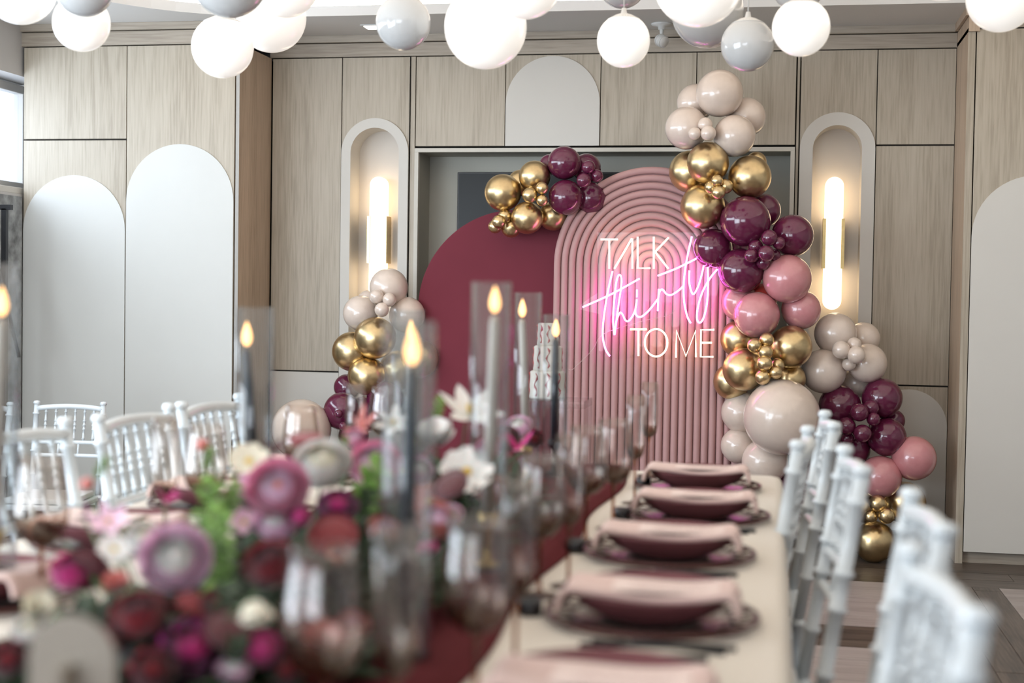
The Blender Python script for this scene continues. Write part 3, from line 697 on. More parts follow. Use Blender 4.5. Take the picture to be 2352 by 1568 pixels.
for d in [(893, 660, 45, 'n', 0, 'topmost of the left garland in front of the left sconce'), (846, 692, 26, 'n', .12, 'peeking behind the pale trio of the left garland'),
          (828, 719, 41, 'n', 0, 'left of the pale bunch on the left garland'), (935, 723, 42, 'n', .02, 'right of the pale bunch against the burgundy arch'),
          (865, 681, 17, 'n', -.12, 'upper left of the pale trio on the left garland'), (894, 688, 16, 'n', -.12, 'upper right of the pale trio on the left garland'),
          (877, 711, 17, 'n', -.14, 'bottom of the pale trio on the left garland'),
          (861, 776, 49, 'g', -.04, 'upper centre of the gold bunch on the left garland'), (808, 807, 46, 'g', .02, 'far left of the gold bunch on the left garland'),
          (843, 863, 45, 'g', -.02, 'lowest of the gold bunch on the left garland'), (963, 823, 45, 'g', .04, 'right of the gold bunch seen past the candle glass'),
          (915, 850, 46, 'g', .06, 'centre of the gold bunch behind the candle glass'),
          (797, 889, 31, 'p', .08, 'upper left behind in the plum bunch of the left garland'), (787, 944, 45, 'p', -.02, 'far left of the plum bunch on the left garland'),
          (885, 915, 44, 'p', .0, 'upper right of the plum bunch behind the wine glasses'), (840, 950, 42, 'p', .06, 'middle of the plum bunch behind the champagne flute'),
          (812, 1000, 36, 'p', .04, 'lowest of the plum bunch above the flowers'), (778, 950, 10, 'p', -.16, 'tiny upper one in front of the left plum'),
          (788, 978, 10, 'p', -.14, 'tiny lower one in front of the left plum'), (692, 985, 70, 'n', -.10, 'giant one standing at the left end by the oak cabinet'),
          (755, 1040, 18, 'n', -.10, 'left of the low pale row above the flowers'), (785, 1038, 16, 'n', -.10, 'right of the low pale row above the flowers')]:
    balloon(d[0], d[1], d[2], d[3], Y3 + d[4], d[5], gD)

# ------------------------------------------------------------------ tables and cloths
TZ = .75; TX0, TX1, TY0, TY1 = -1.475, .03, -.6, 4.10
r = thing('banquet_table', ((TX0 + TX1) / 2, 0, 0), 'long banquet table hidden under the ivory tablecloth', 'table')
cxT = (TX0 + TX1) / 2
MB().box(TX0 + .02 - cxT, TX1 - .02 - cxT, TY0 + .02, TY1 - .02, TZ - .04, TZ - .008).build('table_top', PALEPL, r)
for sx in (-.6, .6):
    for yy in (-.3, 1.75, 3.75): MB().lathe([(.016, 0), (.016, TZ - .04)], 12, c=(sx, yy, 0)).build('leg', EDGE, r)
def cloth():
    b = MB(); drop = .26; hr = .03
    per = []  # perimeter with rounded corners
    cr_ = .05
    for cx, cyy, a0 in ((TX1 - cr_, TY1 - cr_, 0), (TX0 + cr_, TY1 - cr_, 90), (TX0 + cr_, TY0 + cr_, 180), (TX1 - cr_, TY0 + cr_, 270)):
        for k in range(7):
            a = math.radians(a0 + 15 * k); per.append((cx + cr_ * math.cos(a), cyy + cr_ * math.sin(a), math.cos(a), math.sin(a)))
    # densify
    P = []
    for i in range(len(per)):
        p, q = per[i], per[(i + 1) % len(per)]; L = math.hypot(q[0] - p[0], q[1] - p[1]); m = max(1, int(L / .035))
        for t in range(m):
            t /= m; P.append([p[j] * (1 - t) + q[j] * t for j in range(4)])
    N = len(P); rows = []
    ln = 0
    for lev in range(10):
        t = lev / 9; row = []
        for i, (x, y, nx, ny) in enumerate(P):
            s = i * .035; l = math.hypot(nx, ny) or 1; nx_, ny_ = nx / l, ny / l
            wv = (math.sin(s * 9) + .6 * math.sin(s * 17 + 1)) * .010 * max(0, t - .15)
            if lev == 0: o, z = -.022, TZ
            elif lev == 1: o, z = -.008, TZ - .003
            elif lev == 2: o, z = 0, TZ - .014
            else: o, z = .002 + wv + .012 * t, TZ - .014 - drop * (lev - 2) / 7 + .004 * math.sin(s * 5)
            row.append((x + nx_ * o, y + ny_ * o, z))
        rows.append(row)
    vs = [p for rw in rows for p in rw]; fs = []
    for a in range(9):
        for i in range(N): j = (i + 1) % N; fs.append((a * N + i, (a + 1) * N + i, (a + 1) * N + j, a * N + j))
    fs.append(tuple(range(N)))
    b.add(vs, fs, True); return b
tag(cloth().build('tablecloth', CLOTH), 'ivory tablecloth on the long table with a short overhang', 'tablecloth')
def runner(u, v):
    x = -1.02 + .63 * u; y = -.55 + 4.64 * v
    e = abs(u - .5) * 2
    x += .012 * math.sin(y * 7 + 1) * (e > .8)
    z = TZ + .004 + .010 * (math.sin(x * 38 + 1.5 * math.sin(y * 2.1)) * .5 + .5) + .006 * math.sin(y * 9 + x * 14) * (1 - .3 * e) + .006
    if e > .96: z = TZ + .003
    return (x, y, z)
tag(MB().grid(runner, 60, 150).build('table_runner', RUN, solid=.002), 'crinkled burgundy table runner along the middle of the ivory tablecloth', 'runner')

# ------------------------------------------------------------------ chairs
def ringed(p0, p1, r, rings, rr=1.35):
    P0, P1 = Vector(p0), Vector(p1); pts = []; rad = []
    ts = sorted(set([0, 1] + [t + d for t in rings for d in (-.012, -.008, .008, .012)]))
    for t in ts:
        pts.append(P0.lerp(P1, t)); rad.append(r * rr if any(abs(t - q) < .009 for q in rings) else r)
    return pts, rad
def make_chair(loc, rz, label, group, s=1.0, first=None):
    """local +X is the way the sitter faces"""
    r = thing('spindle_chair', loc, label, 'chair', group, rz)
    r.scale = (s, s, s)
    hw = .185
    bowd = .016
    def bk(z): return -.185 - max(0, z - .45) * .16
    for sgn in (-1, 1):
        p, q = ringed((-.205, sgn * hw, 0), (-.185, sgn * hw, .45), .0145, [.35, .7, .97]); p2, q2 = ringed((-.185, sgn * hw, .45), (bk(.925), sgn * hw, .925), .0145, [.22, .48, .62, .9])
        b = MB().tube(p, q, 10).tube(p2, q2, 10)
        b.lathe([(0, 0), (.012, 0), (.012, .006), (.018, .010), (.019, .018), (.014, .026), (0, .028)], 14, c=(bk(.925), sgn * hw, .92))
        b.build('back_leg', CHAIRW, r)
        p, q = ringed((.19, sgn * .20, 0), (.185, sgn * .195, .44), .0145, [.35, .7, .95]); MB().tube(p, q, 10).build('front_leg', CHAIRW, r)
    bow = lambda y, d: -d * (1 - (y / hw) ** 2)
    def rail(z, d, rad, name):
        MB().tube([(bk(z) + bow(y, d), y, z + (.012 * (1 - (y / hw) ** 2) if name == 'top_rail' else 0)) for y in [hw * (k / 6 - 1) for k in range(13)]], rad, 10).build(name, CHAIRW, r)
    rail(.905, .018, .0145, 'top_rail'); rail(.725, .015, .011, 'middle_rail'); rail(.655, .012, .011, 'lower_rail')
    for k in range(6):
        y = hw * (-.72 + 1.44 * k / 5)
        p, q = ringed((bk(.725) + bow(y, .015), y, .725), (bk(.905) + bow(y, .018), y, .91), .0062, [.12, .38, .5, .62, .88], 1.6)
        MB().tube(p, q, 8).build('spindle', CHAIRW, r)
    for k in range(2):
        y = hw * (-.3 + .6 * k); MB().tube([(bk(.655) + bow(y, .012), y, .655), (bk(.725) + bow(y, .015), y, .725)], .0062, 8).build('short_spindle', CHAIRW, r)
    MB().prism([(-.195, -.19), (.195, -.205), (.205, -.19), (.205, .19), (.195, .205), (-.195, .19)], .415, .445, 'z').build('seat', CHAIRW, r, bevel=.008)
    MB().prism([(-.17, -.17), (.18, -.185), (.185, .17), (.175, .185), (-.17, .17)], .446, .476, 'z').build('cushion', CUSH, r, bevel=.012)
    for z, o in ((.12, 0), (.27, 0)):
        for sgn in (-1, 1): MB().tube([(-.198, sgn * .186, z), (.188, sgn * .198, z)], .008, 8).build('stretcher', CHAIRW, r)
    MB().tube([(.188, -.198, .2), (.188, .198, .2)], .008, 8).build('stretcher', CHAIRW, r); MB().tube([(-.198, -.186, .2), (-.198, .186, .2)], .008, 8).build('stretcher', CHAIRW, r)
    return r
def place_chair(proto, pa, pb, label, group):
    """pa, pb: tops of the two back posts, in sitter's right/left order; both on the plane z = .92"""
    A, B = Vector(pa), Vector(pb); mid = (A + B) / 2; d = (B - A); rz = math.atan2(d.y, d.x) - pi / 2
    o = copy_tree(proto) if proto else make_chair((0, 0, 0), 0, label, group)
    o['label'] = label; o['group'] = group; o['category'] = 'chair'
    off_ = Matrix.Rotation(rz, 3, 'Z') @ Vector((.261, 0, 0))
    o.location = (mid.x + off_.x, mid.y + off_.y, 0); o.rotation_euler = (0, 0, rz)
    return o
gR = 'white chairs along the right side of the table'; gL = 'white chairs along the left side of the table'
# sitters on the right face -X : the back posts run from +Y to -Y
ch0 = place_chair(None, (.141, 3.99), (.151, 3.62), 'white spindle chair at the far right end of the table, tallest in view', gR)
for (pa, pb, lb) in [((.150, 3.06), (.165, 2.68), 'white spindle chair third along the right side, before the low balloon garland'),
                     ((.085, 3.49), (.055, 3.12), 'white spindle chair turned slightly to the table corner, second on the right side'),
                     ((.225, 2.385), (.235, 2.02), 'white blurred spindle chair fourth along the right side, before the gold balloons'),
                     ((.175, 1.84), (.205, 1.47), 'nearest blurred white chair at the lower right corner')]:
    place_chair(ch0, pa, pb, lb, gR)
for (pa, pb, lb) in [((-1.60, 3.19), (-1.585, 3.56), 'white spindle chair, third from far left behind a champagne flute'),
                     ((-1.575, 3.63), (-1.555, 3.98), 'white spindle chair at the far left end of the table beside the candle glass'),
                     ((-1.655, 2.72), (-1.635, 3.09), 'white spindle chair at the left edge behind the large wine glass')]:
    place_chair(ch0, pa, pb, lb, gL)
s_ = copy_tree(ch0); P = atY(140, 957, 5.3); s_.scale = (.80, .80, .80)
s_['label'] = 'smaller sharp white spindle chair in the background at far left'; s_['group'] = 'white chairs standing behind the table'
s_.rotation_euler = (0, 0, -pi / 2 + .12); s_.location = (P.x - .16, P.y + .22, 0)
s2 = copy_tree(s_); s2['label'] = 'white chair cut by the left edge, beyond the candle glass'; s2.location = (P.x - .56, P.y + .1, 0); s2.rotation_euler = (0, 0, -pi / 2 - .1)

# ------------------------------------------------------------------ place settings
def make_setting():
    """charger with plate, local origin at the plate centre on the table; +X = away from the sitter"""
    r = thing('charger_plate', (0, 0, TZ), '', 'plate')
    b = MB(); b.lathe([(0, .004), (.118, .004), (.125, .008), (.125, .010), (.118, .0065), (0, .0065)], 36); b.build('glass_well', CHG, r)
    b = MB()
    for R, z, t in ((.163, .012, .0042), (.124, .008, .003)):
        b.tube([(R * math.cos(2 * pi * k / 48), R * math.sin(2 * pi * k / 48), z) for k in range(48)], t, 6, closed=True)
    for k in range(18):
        a = 2 * pi * k / 18; w2 = .14
        pts = [(.126 * math.cos(a - w2), .126 * math.sin(a - w2), .008), (.146 * math.cos(a - .07), .146 * math.sin(a - .07), .010), (.160 * math.cos(a), .160 * math.sin(a), .012), (.146 * math.cos(a + .07), .146 * math.sin(a + .07), .010), (.126 * math.cos(a + w2), .126 * math.sin(a + w2), .008)]
        b.tube(smoothp(pts, 3), .0017, 5)
    b.build('openwork_rim', RIM, r)
    return r
def make_plate():
    r = MB().lathe([(0, .006), (.070, .006), (.076, .009), (.105, .022), (.130, .046), (.133, .050), (.129, .050), (.10, .028), (.072, .014), (0, .012)], 48).build('dinner_plate', PLUMP)
    return tag(r, '', 'plate')
def make_napkin():
    b = MB()
    def fn(u, v):
        x = -.150 + .30 * u; y = -.066 + .132 * v
        ax = abs(x); z = .060 - .010 * (1 - (ax / .125) ** 2) * (ax < .125) + .003 * math.cos(v * pi * 2)
        if ax > .112: 
            t = (ax - .112) / .038; z -= .034 * t * t; x = math.copysign(.112 + .022 * math.sin(t * 1.5), x)
        z += .002 * math.sin(x * 30 + y * 40)
        return (x, y, z)
    b.grid(fn, 40, 12)
    r = b.build('napkin', BLUSH, solid=.009); tag(r, '', 'napkin'); return r
def make_menu():
    r = thing('menu_card', (0, 0, TZ), '', 'card')
    b = MB().prism([(-.055, -.045), (.105, -.045), (.105, .045), (-.055, .045)], .0600, .0615, 'z'); b.build('card', CARD, r)
    b = MB()
    for k in range(5):
        y = -.032 + k * .014; x = -.03 + .01 * (k % 2)
        while x < .085:
            l = random.uniform(.006, .016); b.box(x, x + l, y, y + .0022, .0616, .0619); x += l + .004
    b.build('printed_lines', INK, r, kind='stuff')
    return r
def cutlery(kind):
    b = MB()
    if kind == 'fork':
        b.tube([(-.10, 0, .004), (-.02, 0, .008), (.05, 0, .006)], [.0042, .0028, .003], 8)
        b.prism([(.05, -.003), (.062, -.011), (.075, -.011), (.075, .011), (.062, .011), (.05, .003)], .004, .0065, 'z')
        for k in range(4): y = -.0095 + k * .0063; b.box(.074, .105, y - .0013, y + .0013, .004, .0062)
    elif kind == 'knife':
        b.tube([(-.11, 0, .005), (-.01, 0, .005)], [.0050, .0038], 8)
        b.prism([(-.012, -.004), (.085, -.010), (.108, .002), (.10, .007), (-.012, .005)], .003, .0056, 'z')
    r = b.build(kind, BLACKM); return r
sets = [(-.190, 3.74), (-.165, 3.235), (-.19, 2.735), (-.178, 2.19), (-.19, 1.66)]
nm = ['farthest on the right side', 'second from the far end on the right side', 'third from the far end on the right side', 'fourth from the far right end', 'nearest on the right, cut by the bottom edge']
protoS = make_setting(); protoP = make_plate(); protoN = make_napkin(); protoM = make_menu(); pf = cutlery('fork'); pk = cutlery('knife')
used = set()
def use(p):
    if p.name in used: return copy_tree(p)
    used.add(p.name); return p
def lay(x, y, side, where):
    rz = pi if side > 0 else 0.0   # +X local points to the sitter's side? keep symmetric
    sx = 1 if side > 0 else -1
    c_ = use(protoS); c_.location = (x, y, TZ); c_['label'] = 'glass charger with dark openwork rim, ' + where; c_['group'] = 'chargers'
    p_ = use(protoP); p_.location = (x, y, TZ + .002); p_['label'] = 'plum dinner plate under a napkin, ' + where; p_['group'] = 'dinner plates'
    n_ = use(protoN); n_.location = (x, y - .035, TZ); n_.rotation_euler = (0, 0, random.uniform(-.02, .02)); n_['label'] = 'folded blush napkin over the plate, ' + where; n_['group'] = 'napkins'
    m_ = use(protoM); m_.location = (x + .0 * sx, y - .035, TZ + .0); m_.rotation_euler = (0, 0, 0 if side > 0 else pi); m_['label'] = 'pink menu card lying on the napkin, ' + where; m_['group'] = 'menu cards'
    ff = -1 if side > 0 else 1
    for k, (dy, dx) in enumerate(((-.170, .035), (-.195, .02))):
        f_ = use(pf); tag(f_, ('inner' if k == 0 else 'outer') + ' black fork by the plate, ' + where, 'fork', 'forks'); f_.location = (x + dx * sx, y + dy * sx, TZ); f_.rotation_euler = (0, 0, pi if side > 0 else 0)
        f_.rotation_euler.z += .03
    k_ = use(pk); tag(k_, 'black knife by the plate, ' + where, 'knife', 'knives'); k_.location = (x + .0 * sx, y + .285 * sx, TZ); k_.rotation_euler = (0, 0, (pi if side > 0 else 0) + .05)
for (x, y), n_ in zip(sets, nm): lay(x, y, 1, n_)
for y, n_ in ((3.62, 'farthest on the left side'), (3.10, 'second from the far end on the left'), (2.58, 'third from the far end on the left'), (2.06, 'at the left edge of the picture')): lay(-1.25, y, -1, n_)
# ------------------------------------------------------------------ glasses
def wine_mesh():
    bowl_o = [(.004, .098), (.020, .102), (.034, .115), (.041, .132), (.043, .150), (.041, .180), (.036, .215), (.0325, .238)]
    bowl = bowl_o + [(r_ - .0012, z) for r_, z in bowl_o[::-1][:-1]]
    return MB().lathe_open(bowl, 32), MB().lathe([(0, 0), (.036, 0), (.036, .0015), (.012, .004), (.0045, .012), (.0034, .03), (.0034, .08), (.006, .096), (.012, .101), (0, .102)], 24)
def flute_mesh():
    bo = [(.004, .108), (.014, .112), (.021, .124), (.0245, .145), (.0255, .175), (.0245, .22), (.0225, .262)]
    bowl = bo + [(r_ - .001, z) for r_, z in bo[::-1][:-1]]
    return MB().lathe_open(bowl, 28), MB().lathe([(0, 0), (.032, 0), (.032, .0015), (.010, .004), (.004, .012), (.003, .03), (.003, .09), (.0055, .106), (.010, .111), (0, .113)], 24)
GM = {}
for k, fn in (('w', wine_mesh), ('f', flute_mesh)):
    a_, b_ = fn(); GM[k] = (a_.mesh('bowl', AMBER), b_.mesh('stem_and_foot', AMBERD))
def glass(kind, x, y, lb):
    r = thing('wine_glass' if kind == 'w' else 'champagne_flute', (x, y, TZ + .0), lb, 'glass', 'amber glassware on the table')
    inst('bowl', GM[kind][0], r); inst('stem', GM[kind][1], r)
def gpx(kind, x, y, lb): p = atZ(x, y, TZ); glass(kind, p.x, p.y, lb)
gpx('f', 1489, 1092, 'smoky champagne flute at the far right end before the pink ribs')
gpx('f', 1457, 1156, 'smoky champagne flute second from the far end, right row')
gpx('w', 1407, 1214, 'smoky wine glass third from the far end, right row, rim tinted magenta')
gpx('w', 1345, 1246, 'smoky wine glass fourth from the far end, right row, against the runner')
gpx('f', 1305, 1347, 'smoky champagne flute in the middle of the right row')
gpx('w', 1238, 1369, 'smoky wine glass in the middle of the right row')
gpx('f', 1182, 1556, 'blurred champagne flute near the bottom centre, copper stem on cloth')
gpx('w', 1092, 1640, 'large blurred wine glass near the bottom centre with a pale window glint')
glass('w', -.452, 1.40, 'nearest blurred wine glass at bottom, window streak on its left side')
glass('f', -.375, 1.40, 'nearest blurred champagne flute at bottom centre')
for k, x, Y_, lb in (('f', 815, 3.55, 'smoky champagne flute before the plum balloons, left row'), ('w', 880, 3.85, 'smoky wine glass before the plum balloons, left row'),
                     ('w', 690, 3.15, 'smoky wine glass mirroring the giant nude balloon, left row'), ('w', 472, 2.62, 'smoky wine glass before the white chair, left row'),
                     ('f', 378, 2.47, 'smoky champagne flute between two white chairs, left row'), ('w', 95, 2.04, 'large blurred wine glass at the left edge')):
    p = atY(x, 1100, Y_); glass(k, p.x, p.y, lb)

# small black votive pots
for (x, y, lb) in ((1478, 1118, 'by the farthest right setting'), (1430, 1192, 'by the second right setting with a pink glint'), (1322, 1268, 'by the third right setting'), (1218, 1412, 'by the fourth right setting')):
    p = atZ(x, y, TZ); r = thing('votive_pot', p, 'tiny black glass votive pot, ' + lb, 'votive', 'black votive pots')
    MB().lathe([(0, 0), (.017, 0), (.019, .003), (.019, .026), (.0165, .026), (.0165, .008), (0, .008)], 24).build('pot', mat('black_glass', (.01, .01, .012), .08, noise=(9, .1)), r)
    MB().lathe([(0, .008), (.0155, .008), (.0155, .018), (0, .018)], 20).build('wax', CANI, r)

# ------------------------------------------------------------------ candles in tall glass cylinders
def candle(x, y, wpx, col, lb, flx, fly, dia=.07, Y=None):
    Y = Y or dia * F / wpx * .985; top = atY(x, y, Y); zt = top.z; R = dia / 2
    r = thing('hurricane_candle', (top.x, top.y, TZ + .016), lb + ' inside a tall clear glass cylinder', 'candle', 'taper candles in glass cylinders')
    h = zt - TZ - .016; t = .0028
    MB().lathe_open([(0.001, .004), (R - t, .004), (R - t, h), (R, h), (R, 0), (.001, 0)], 40).build('glass_cylinder', GLASS, r)
    fl = atY(flx, fly, top.y); cz = fl.z - TZ - .016 - .03; dx = max(-R + .014, min(R - .014, fl.x - top.x))
    hz = .10
    MB().lathe([(0, .005), (.024, .005), (.024, .010), (.008, .016), (.006, .04), (.006, hz - .03), (.016, hz - .02), (.017, hz), (.0105, hz), (0, hz)], 24, c=(dx * .0, 0, 0)).build('candle_holder', BLACKM if col == 'b' else BRASS, r)
    MB().tube([(0, 0, hz - .005), (dx * .5, 0, (hz + cz) / 2), (dx, 0, cz - .012), (dx, 0, cz)], [.011, .0105, .009, .0055], 16).build('taper', CANB if col == 'b' else CANI, r)
    MB().tube([(dx, 0, cz), (dx + .001, 0, cz + .009)], .0012, 6).build('wick', WICK, r)
    MB().lathe([(0, 0), (.0045, .002), (.0085, .010), (.009, .018), (.0065, .030), (.0025, .041), (0, .047)], 16, c=(dx, 0, cz + .006)).build('flame', FLAME, r)
candle(587, 706, 88, 'b', 'black taper left of centre before the oak cabinet', 567, 765)
candle(938, 712, 74, 'i', 'rear ivory taper behind the big black one,', 944, 757)
candle(940, 738, 124, 'b', 'big near black taper before the left balloon garland', 947, 795)
candle(1129, 648, 92, 'i', 'tallest ivory taper in front of the burgundy arch', 1137, 686)
candle(1214, 672, 63, 'i', 'slim ivory taper right of the tallest candle', 1200, 706)
candle(1278, 722, 60, 'b', 'slim black taper beside the ribbed arch', 1277, 752)
candle(-12, 605, 110, 'i', 'pale blurred taper cut by the left edge', 4, 690)

# ------------------------------------------------------------------ cake on clear plinth behind the table
cp_ = atY(1282, 915, 5.6)
r = thing('acrylic_plinth', (cp_.x, 5.6, 0), 'clear acrylic plinth behind the table end', 'plinth')
z1 = cp_.z
b = MB(); h_ = .122
for (a, c2) in (((-h_, h_), (-.12, -.116)), ((-h_, h_), (.116, .12))): b.box(*a, *c2, 0, z1)
for (a, c2) in (((-h_, -h_ + .004), (-.116, .116)), ((h_ - .004, h_), (-.116, .116))): b.box(*a, *c2, 0, z1)
b.box(-h_, h_, -.12, .12, z1 - .03, z1 - .002); b.build('clear_box', ACR, r)
r2 = thing('tiered_cake', (cp_.x - .045, 5.6, z1), 'white tiered cake with red piped swirls glimpsed between candle glasses', 'cake')
for k, (R, z0, z2) in enumerate(((.070, 0, .11), (.056, .11, .21), (.042, .21, .30))):
    MB().lathe([(0, z0), (R, z0), (R + .002, z0 + .01), (R, z2 - .006), (R - .006, z2), (0, z2)], 32).build('cake_tier', CAKEW, r2)
    b = MB()
    for j in range(9):
        a = 2 * pi * j / 9; pts = [(R * math.cos(a + .1 * math.sin(t * 1.2)) * 1.03, R * math.sin(a + .1 * math.sin(t * 1.2)) * 1.03, z0 + .012 + (z2 - z0 - .02) * t / 8) for t in range(9)]
        b.tube(pts, [.0015 + .003 * (t % 3 == j % 3) for t in range(9)], 6)
    b.build('piped_swirls', CAKER, r2)

# ------------------------------------------------------------------ beige arched sign card at the bottom left
cpos = atY(165, 1412, 1.22)
r = thing('table_number_stand', (cpos.x, 1.22, TZ + .016), 'blurred beige arched table sign seen from behind, bottom left corner', 'sign')
hh = cpos.z - TZ - .016
MB().prism(arch_pts(0, 0.0, hh - .044, .044, 24), 0, .004).build('arch_card', SIGNB, r, bevel=.001)
MB().box(-.004, .004, -.028, -.0002, .0, hh - .045).build('support_fin', SIGNB, r); MB().box(-.03, .03, -.03, .03, -.0, .006).build('foot', SIGNB, r)

# ------------------------------------------------------------------ easel at far left
p = atY(20, 520, 6.55)
r = thing('black_rack', (-3.86, 6.55, 0), 'black metal frame stand under the window at far left', 'stand')
MB().box(-.09, .10, -.012, .012, 1.635, 1.66).build('top_bar', BLACKM, r); MB().box(.05, .075, -.012, .012, 0, 1.64).build('post', BLACKM, r); MB().box(-.09, -.07, -.012, .012, 0, 1.64).build('post', BLACKM, r)
MB().tube([(-.02, -.03, 1.58), (-.04, -.03, .02)], .009, 8).build('prop', BLACKM, r); MB().tube([(-.02, -.03, 1.54), (.06, -.03, 1.30), (.16, -.03, .9)], .009, 8).build('prop', BLACKM, r)

# ------------------------------------------------------------------ flowers
FC = {}
def fcol(n, c, **k):
    if n not in FC: FC[n] = mat('petal_' + n, c, .6, sheen=.3, noise=(40, .10), sss=.45, **k)
    return FC[n]
cols = {'pink': (.95, .36, .54), 'palepink': (.98, .62, .78), 'white': (.86, .82, .78), 'cream': (.85, .79, .64), 'magenta': (.55, .02, .20), 'hotpink': (.80, .06, .34), 'burg': (.085, .005, .010),
        'red': (.22, .008, .014), 'coral': (.62, .20, .17), 'purple': (.14, .006, .075), 'orange': (.60, .11, .015), 'yellow': (.72, .48, .05), 'lilac': (.34, .13, .24), 'green': (.25, .36, .08)}
def petal(b, base, dirv, upv, L, Wd, cup, tip=.6, n=4):
    """a curved petal: grows along dirv, curls towards upv"""
    side = dirv.cross(upv).normalized()
    def fn(u, v):
        s = (u - .5) * 2; wv = Wd * math.sin(pi * min(1, .12 + v * (.88 if tip < .5 else .72))) ** .7
        along = L * v; lift = cup * L * (v ** 1.6) + .18 * Wd * s * s
        return base + dirv * along + upv * lift + side * (s * wv)
    b.grid(fn, 3, n)
ME = {}
def ran_mesh(layers, spread, k0=0, k1=99):
    b = MB(); Z = Vector((0, 0, 1))
    for k in range(k0, min(k1, layers)):
        t = k / (layers - 1); m = int(5 + 3 * t); R0 = .10 + .62 * t
        for j in range(m):
            a = 2 * pi * (j + .5 * (k % 2) + random.uniform(-.12, .12)) / m + k
            # shell petal on a sphere-like body
            r0 = R0; ang = 2 * pi / m * .75
            def fn(u, v, a=a, r0=r0, t=t, ang=ang):
                al = a + (u - .5) * 2 * ang
                th = -1.15 + v * (1.15 + (1.15 - .85 * t) * spread)   # latitude
                rr = r0 * (1.0 + .10 * t * (v ** 3) * 2)
                fl = 1 - .10 * abs(u - .5) * 2 * (v > .85)
                return Vector((rr * math.cos(th) * math.cos(al), rr * math.cos(th) * math.sin(al), rr * .82 * math.sin(th) * fl + .50 * math.sqrt(max(0, 1 - (r0 / .78) ** 2))))
            b.grid(fn, 4, 5)
    return b
def flower_meshes(kind):
    if kind in ME: return ME[kind]
    Z = Vector((0, 0, 1)); out = []
    ty, c = kind.split('_')
    if ty == 'ran':
        out.append(('petals', ran_mesh(9, .75, 5).mesh('petals', fcol(c, cols[c]))))
        ic = {'pink': 'palepink', 'palepink': 'white', 'white': 'cream', 'magenta': 'hotpink', 'hotpink': 'magenta', 'burg': 'red', 'red': 'burg', 'coral': 'palepink', 'purple': 'magenta', 'cream': 'green', 'orange': 'red'}.get(c, 'cream')
        out.append(('inner_petals', ran_mesh(9, .75, 0, 5).mesh('inner_petals', fcol(ic, cols[ic]))))
        ic = {'pink': 'coral'}.get(c, ic)
        out.append(('bud_centre', MB().lathe([(0, .50), (.08, .52), (.11, .55), (.09, .58), (0, .60)], 12).mesh('bud_centre', fcol(ic, cols[ic]))))
    elif ty == 'dai':   # open daisy / anemone
        b = MB()
        for k in range(2):
            m = 8
            for j in range(m):
                a = 2 * pi * (j + .5 * k) / m; d = Vector((math.cos(a), math.sin(a), 0)); petal(b, d * .08 + Z * (.04 - .03 * k), d, Z, .92, .27, .22 - .15 * k)
        out.append(('petals', b.mesh('petals', fcol(c, cols[c]))))
        cc = 'yellow' if c != 'burg' else 'burg'
        out.append(('flower_centre', MB().lathe([(0, -.02), (.2, .0), (.22, .07), (.12, .14), (0, .15)], 14).mesh('flower_centre', fcol(cc, cols[cc]))))
    elif ty == 'lil':   # pointed six petals
        b = MB()
        for j in range(6):
            a = 2 * pi * j / 6; d = Vector((math.cos(a), math.sin(a), .25)).normalized(); petal(b, Z * .0, d, Z, 1.05, .24, .28 if j % 2 else .12, tip=.3, n=6)
        out.append(('petals', b.mesh('petals', fcol(c, cols[c]))))
        b = MB()
        for j in range(6): a = 2 * pi * j / 6; b.tube([(0, 0, .05), (.14 * math.cos(a), .14 * math.sin(a), .38)], [.015, .03], 6)
        out.append(('stamens', b.mesh('stamens', fcol('yellow', cols['yellow']))))
    elif ty == 'tul':   # cupped ruffled bloom
        b = MB()
        for k in range(3):
            for j in range(5):
                a = 2 * pi * (j + .4 * k) / 5; d = Vector((math.cos(a) * (.35 + .25 * k), math.sin(a) * (.35 + .25 * k), 1)).normalized(); o = Vector((math.cos(a), math.sin(a), 0))
                petal(b, o * .06 * (k + 1), d, -o * .5 + Z * .0, 1.0 - .08 * k, .42, -.2, n=5)
        out.append(('petals', b.mesh('petals', fcol(c, cols[c]))))
    elif ty == 'dsk':   # velvety disc (cockscomb / scabiosa)
        b = MB().lathe([(0, -.30), (.5, -.26), (.95, -.08), (1.0, .05), (.9, .20), (.5, .30), (0, .32)], 20)
        for j in range(26):
            a = 2 * pi * j / 26; d = Vector((math.cos(a), math.sin(a), .15)).normalized(); petal(b, d * .75, d, Z, .38, .12, .3, n=2)
        out.append(('flower_head', b.mesh('flower_head', fcol(c, cols[c]))))
    elif ty == 'bud':
        out.append(('bud_head', MB().lathe([(0, -1), (.6, -.75), (1, -.1), (.9, .5), (.4, .95), (0, 1)], 14).mesh('bud_head', fcol(c, cols[c]))))
    elif ty == 'lan':   # lance-like loose petals
        b = MB()
        for j in range(5):
            d = Vector((random.uniform(-1, 1), random.uniform(-1, 1), .5)).normalized(); petal(b, Vector((0, 0, 0)), d, Z, 1.2, .16, .3, tip=.3, n=5)
        out.append(('petals', b.mesh('petals', fcol(c, cols[c]))))
    ME[kind] = out; return out
leafb = MB()
def leaf_on(b, base, d, upv, L, Wd): petal(b, base, d, upv, L, Wd, .25, tip=.3, n=4)
def sprig_mesh(n, mat_, L=.5):
    b = MB(); b.tube([(0, 0, -1), (.05, 0, 0), (0, .03, 1.0)], [.03, .025, .012], 6)
    for k in range(n):
        z = -.5 + 1.5 * k / n; a = k * 2.4; d = Vector((math.cos(a), math.sin(a), .7)).normalized(); leaf_on(b, Vector((0, 0, z)), d, Vector((0, 0, -1)), L, L * .36)
    return b.mesh('leaf_sprig', mat_)
SPB, SPD = sprig_mesh(16, LEAFB, .62), sprig_mesh(14, LEAFD, .66)
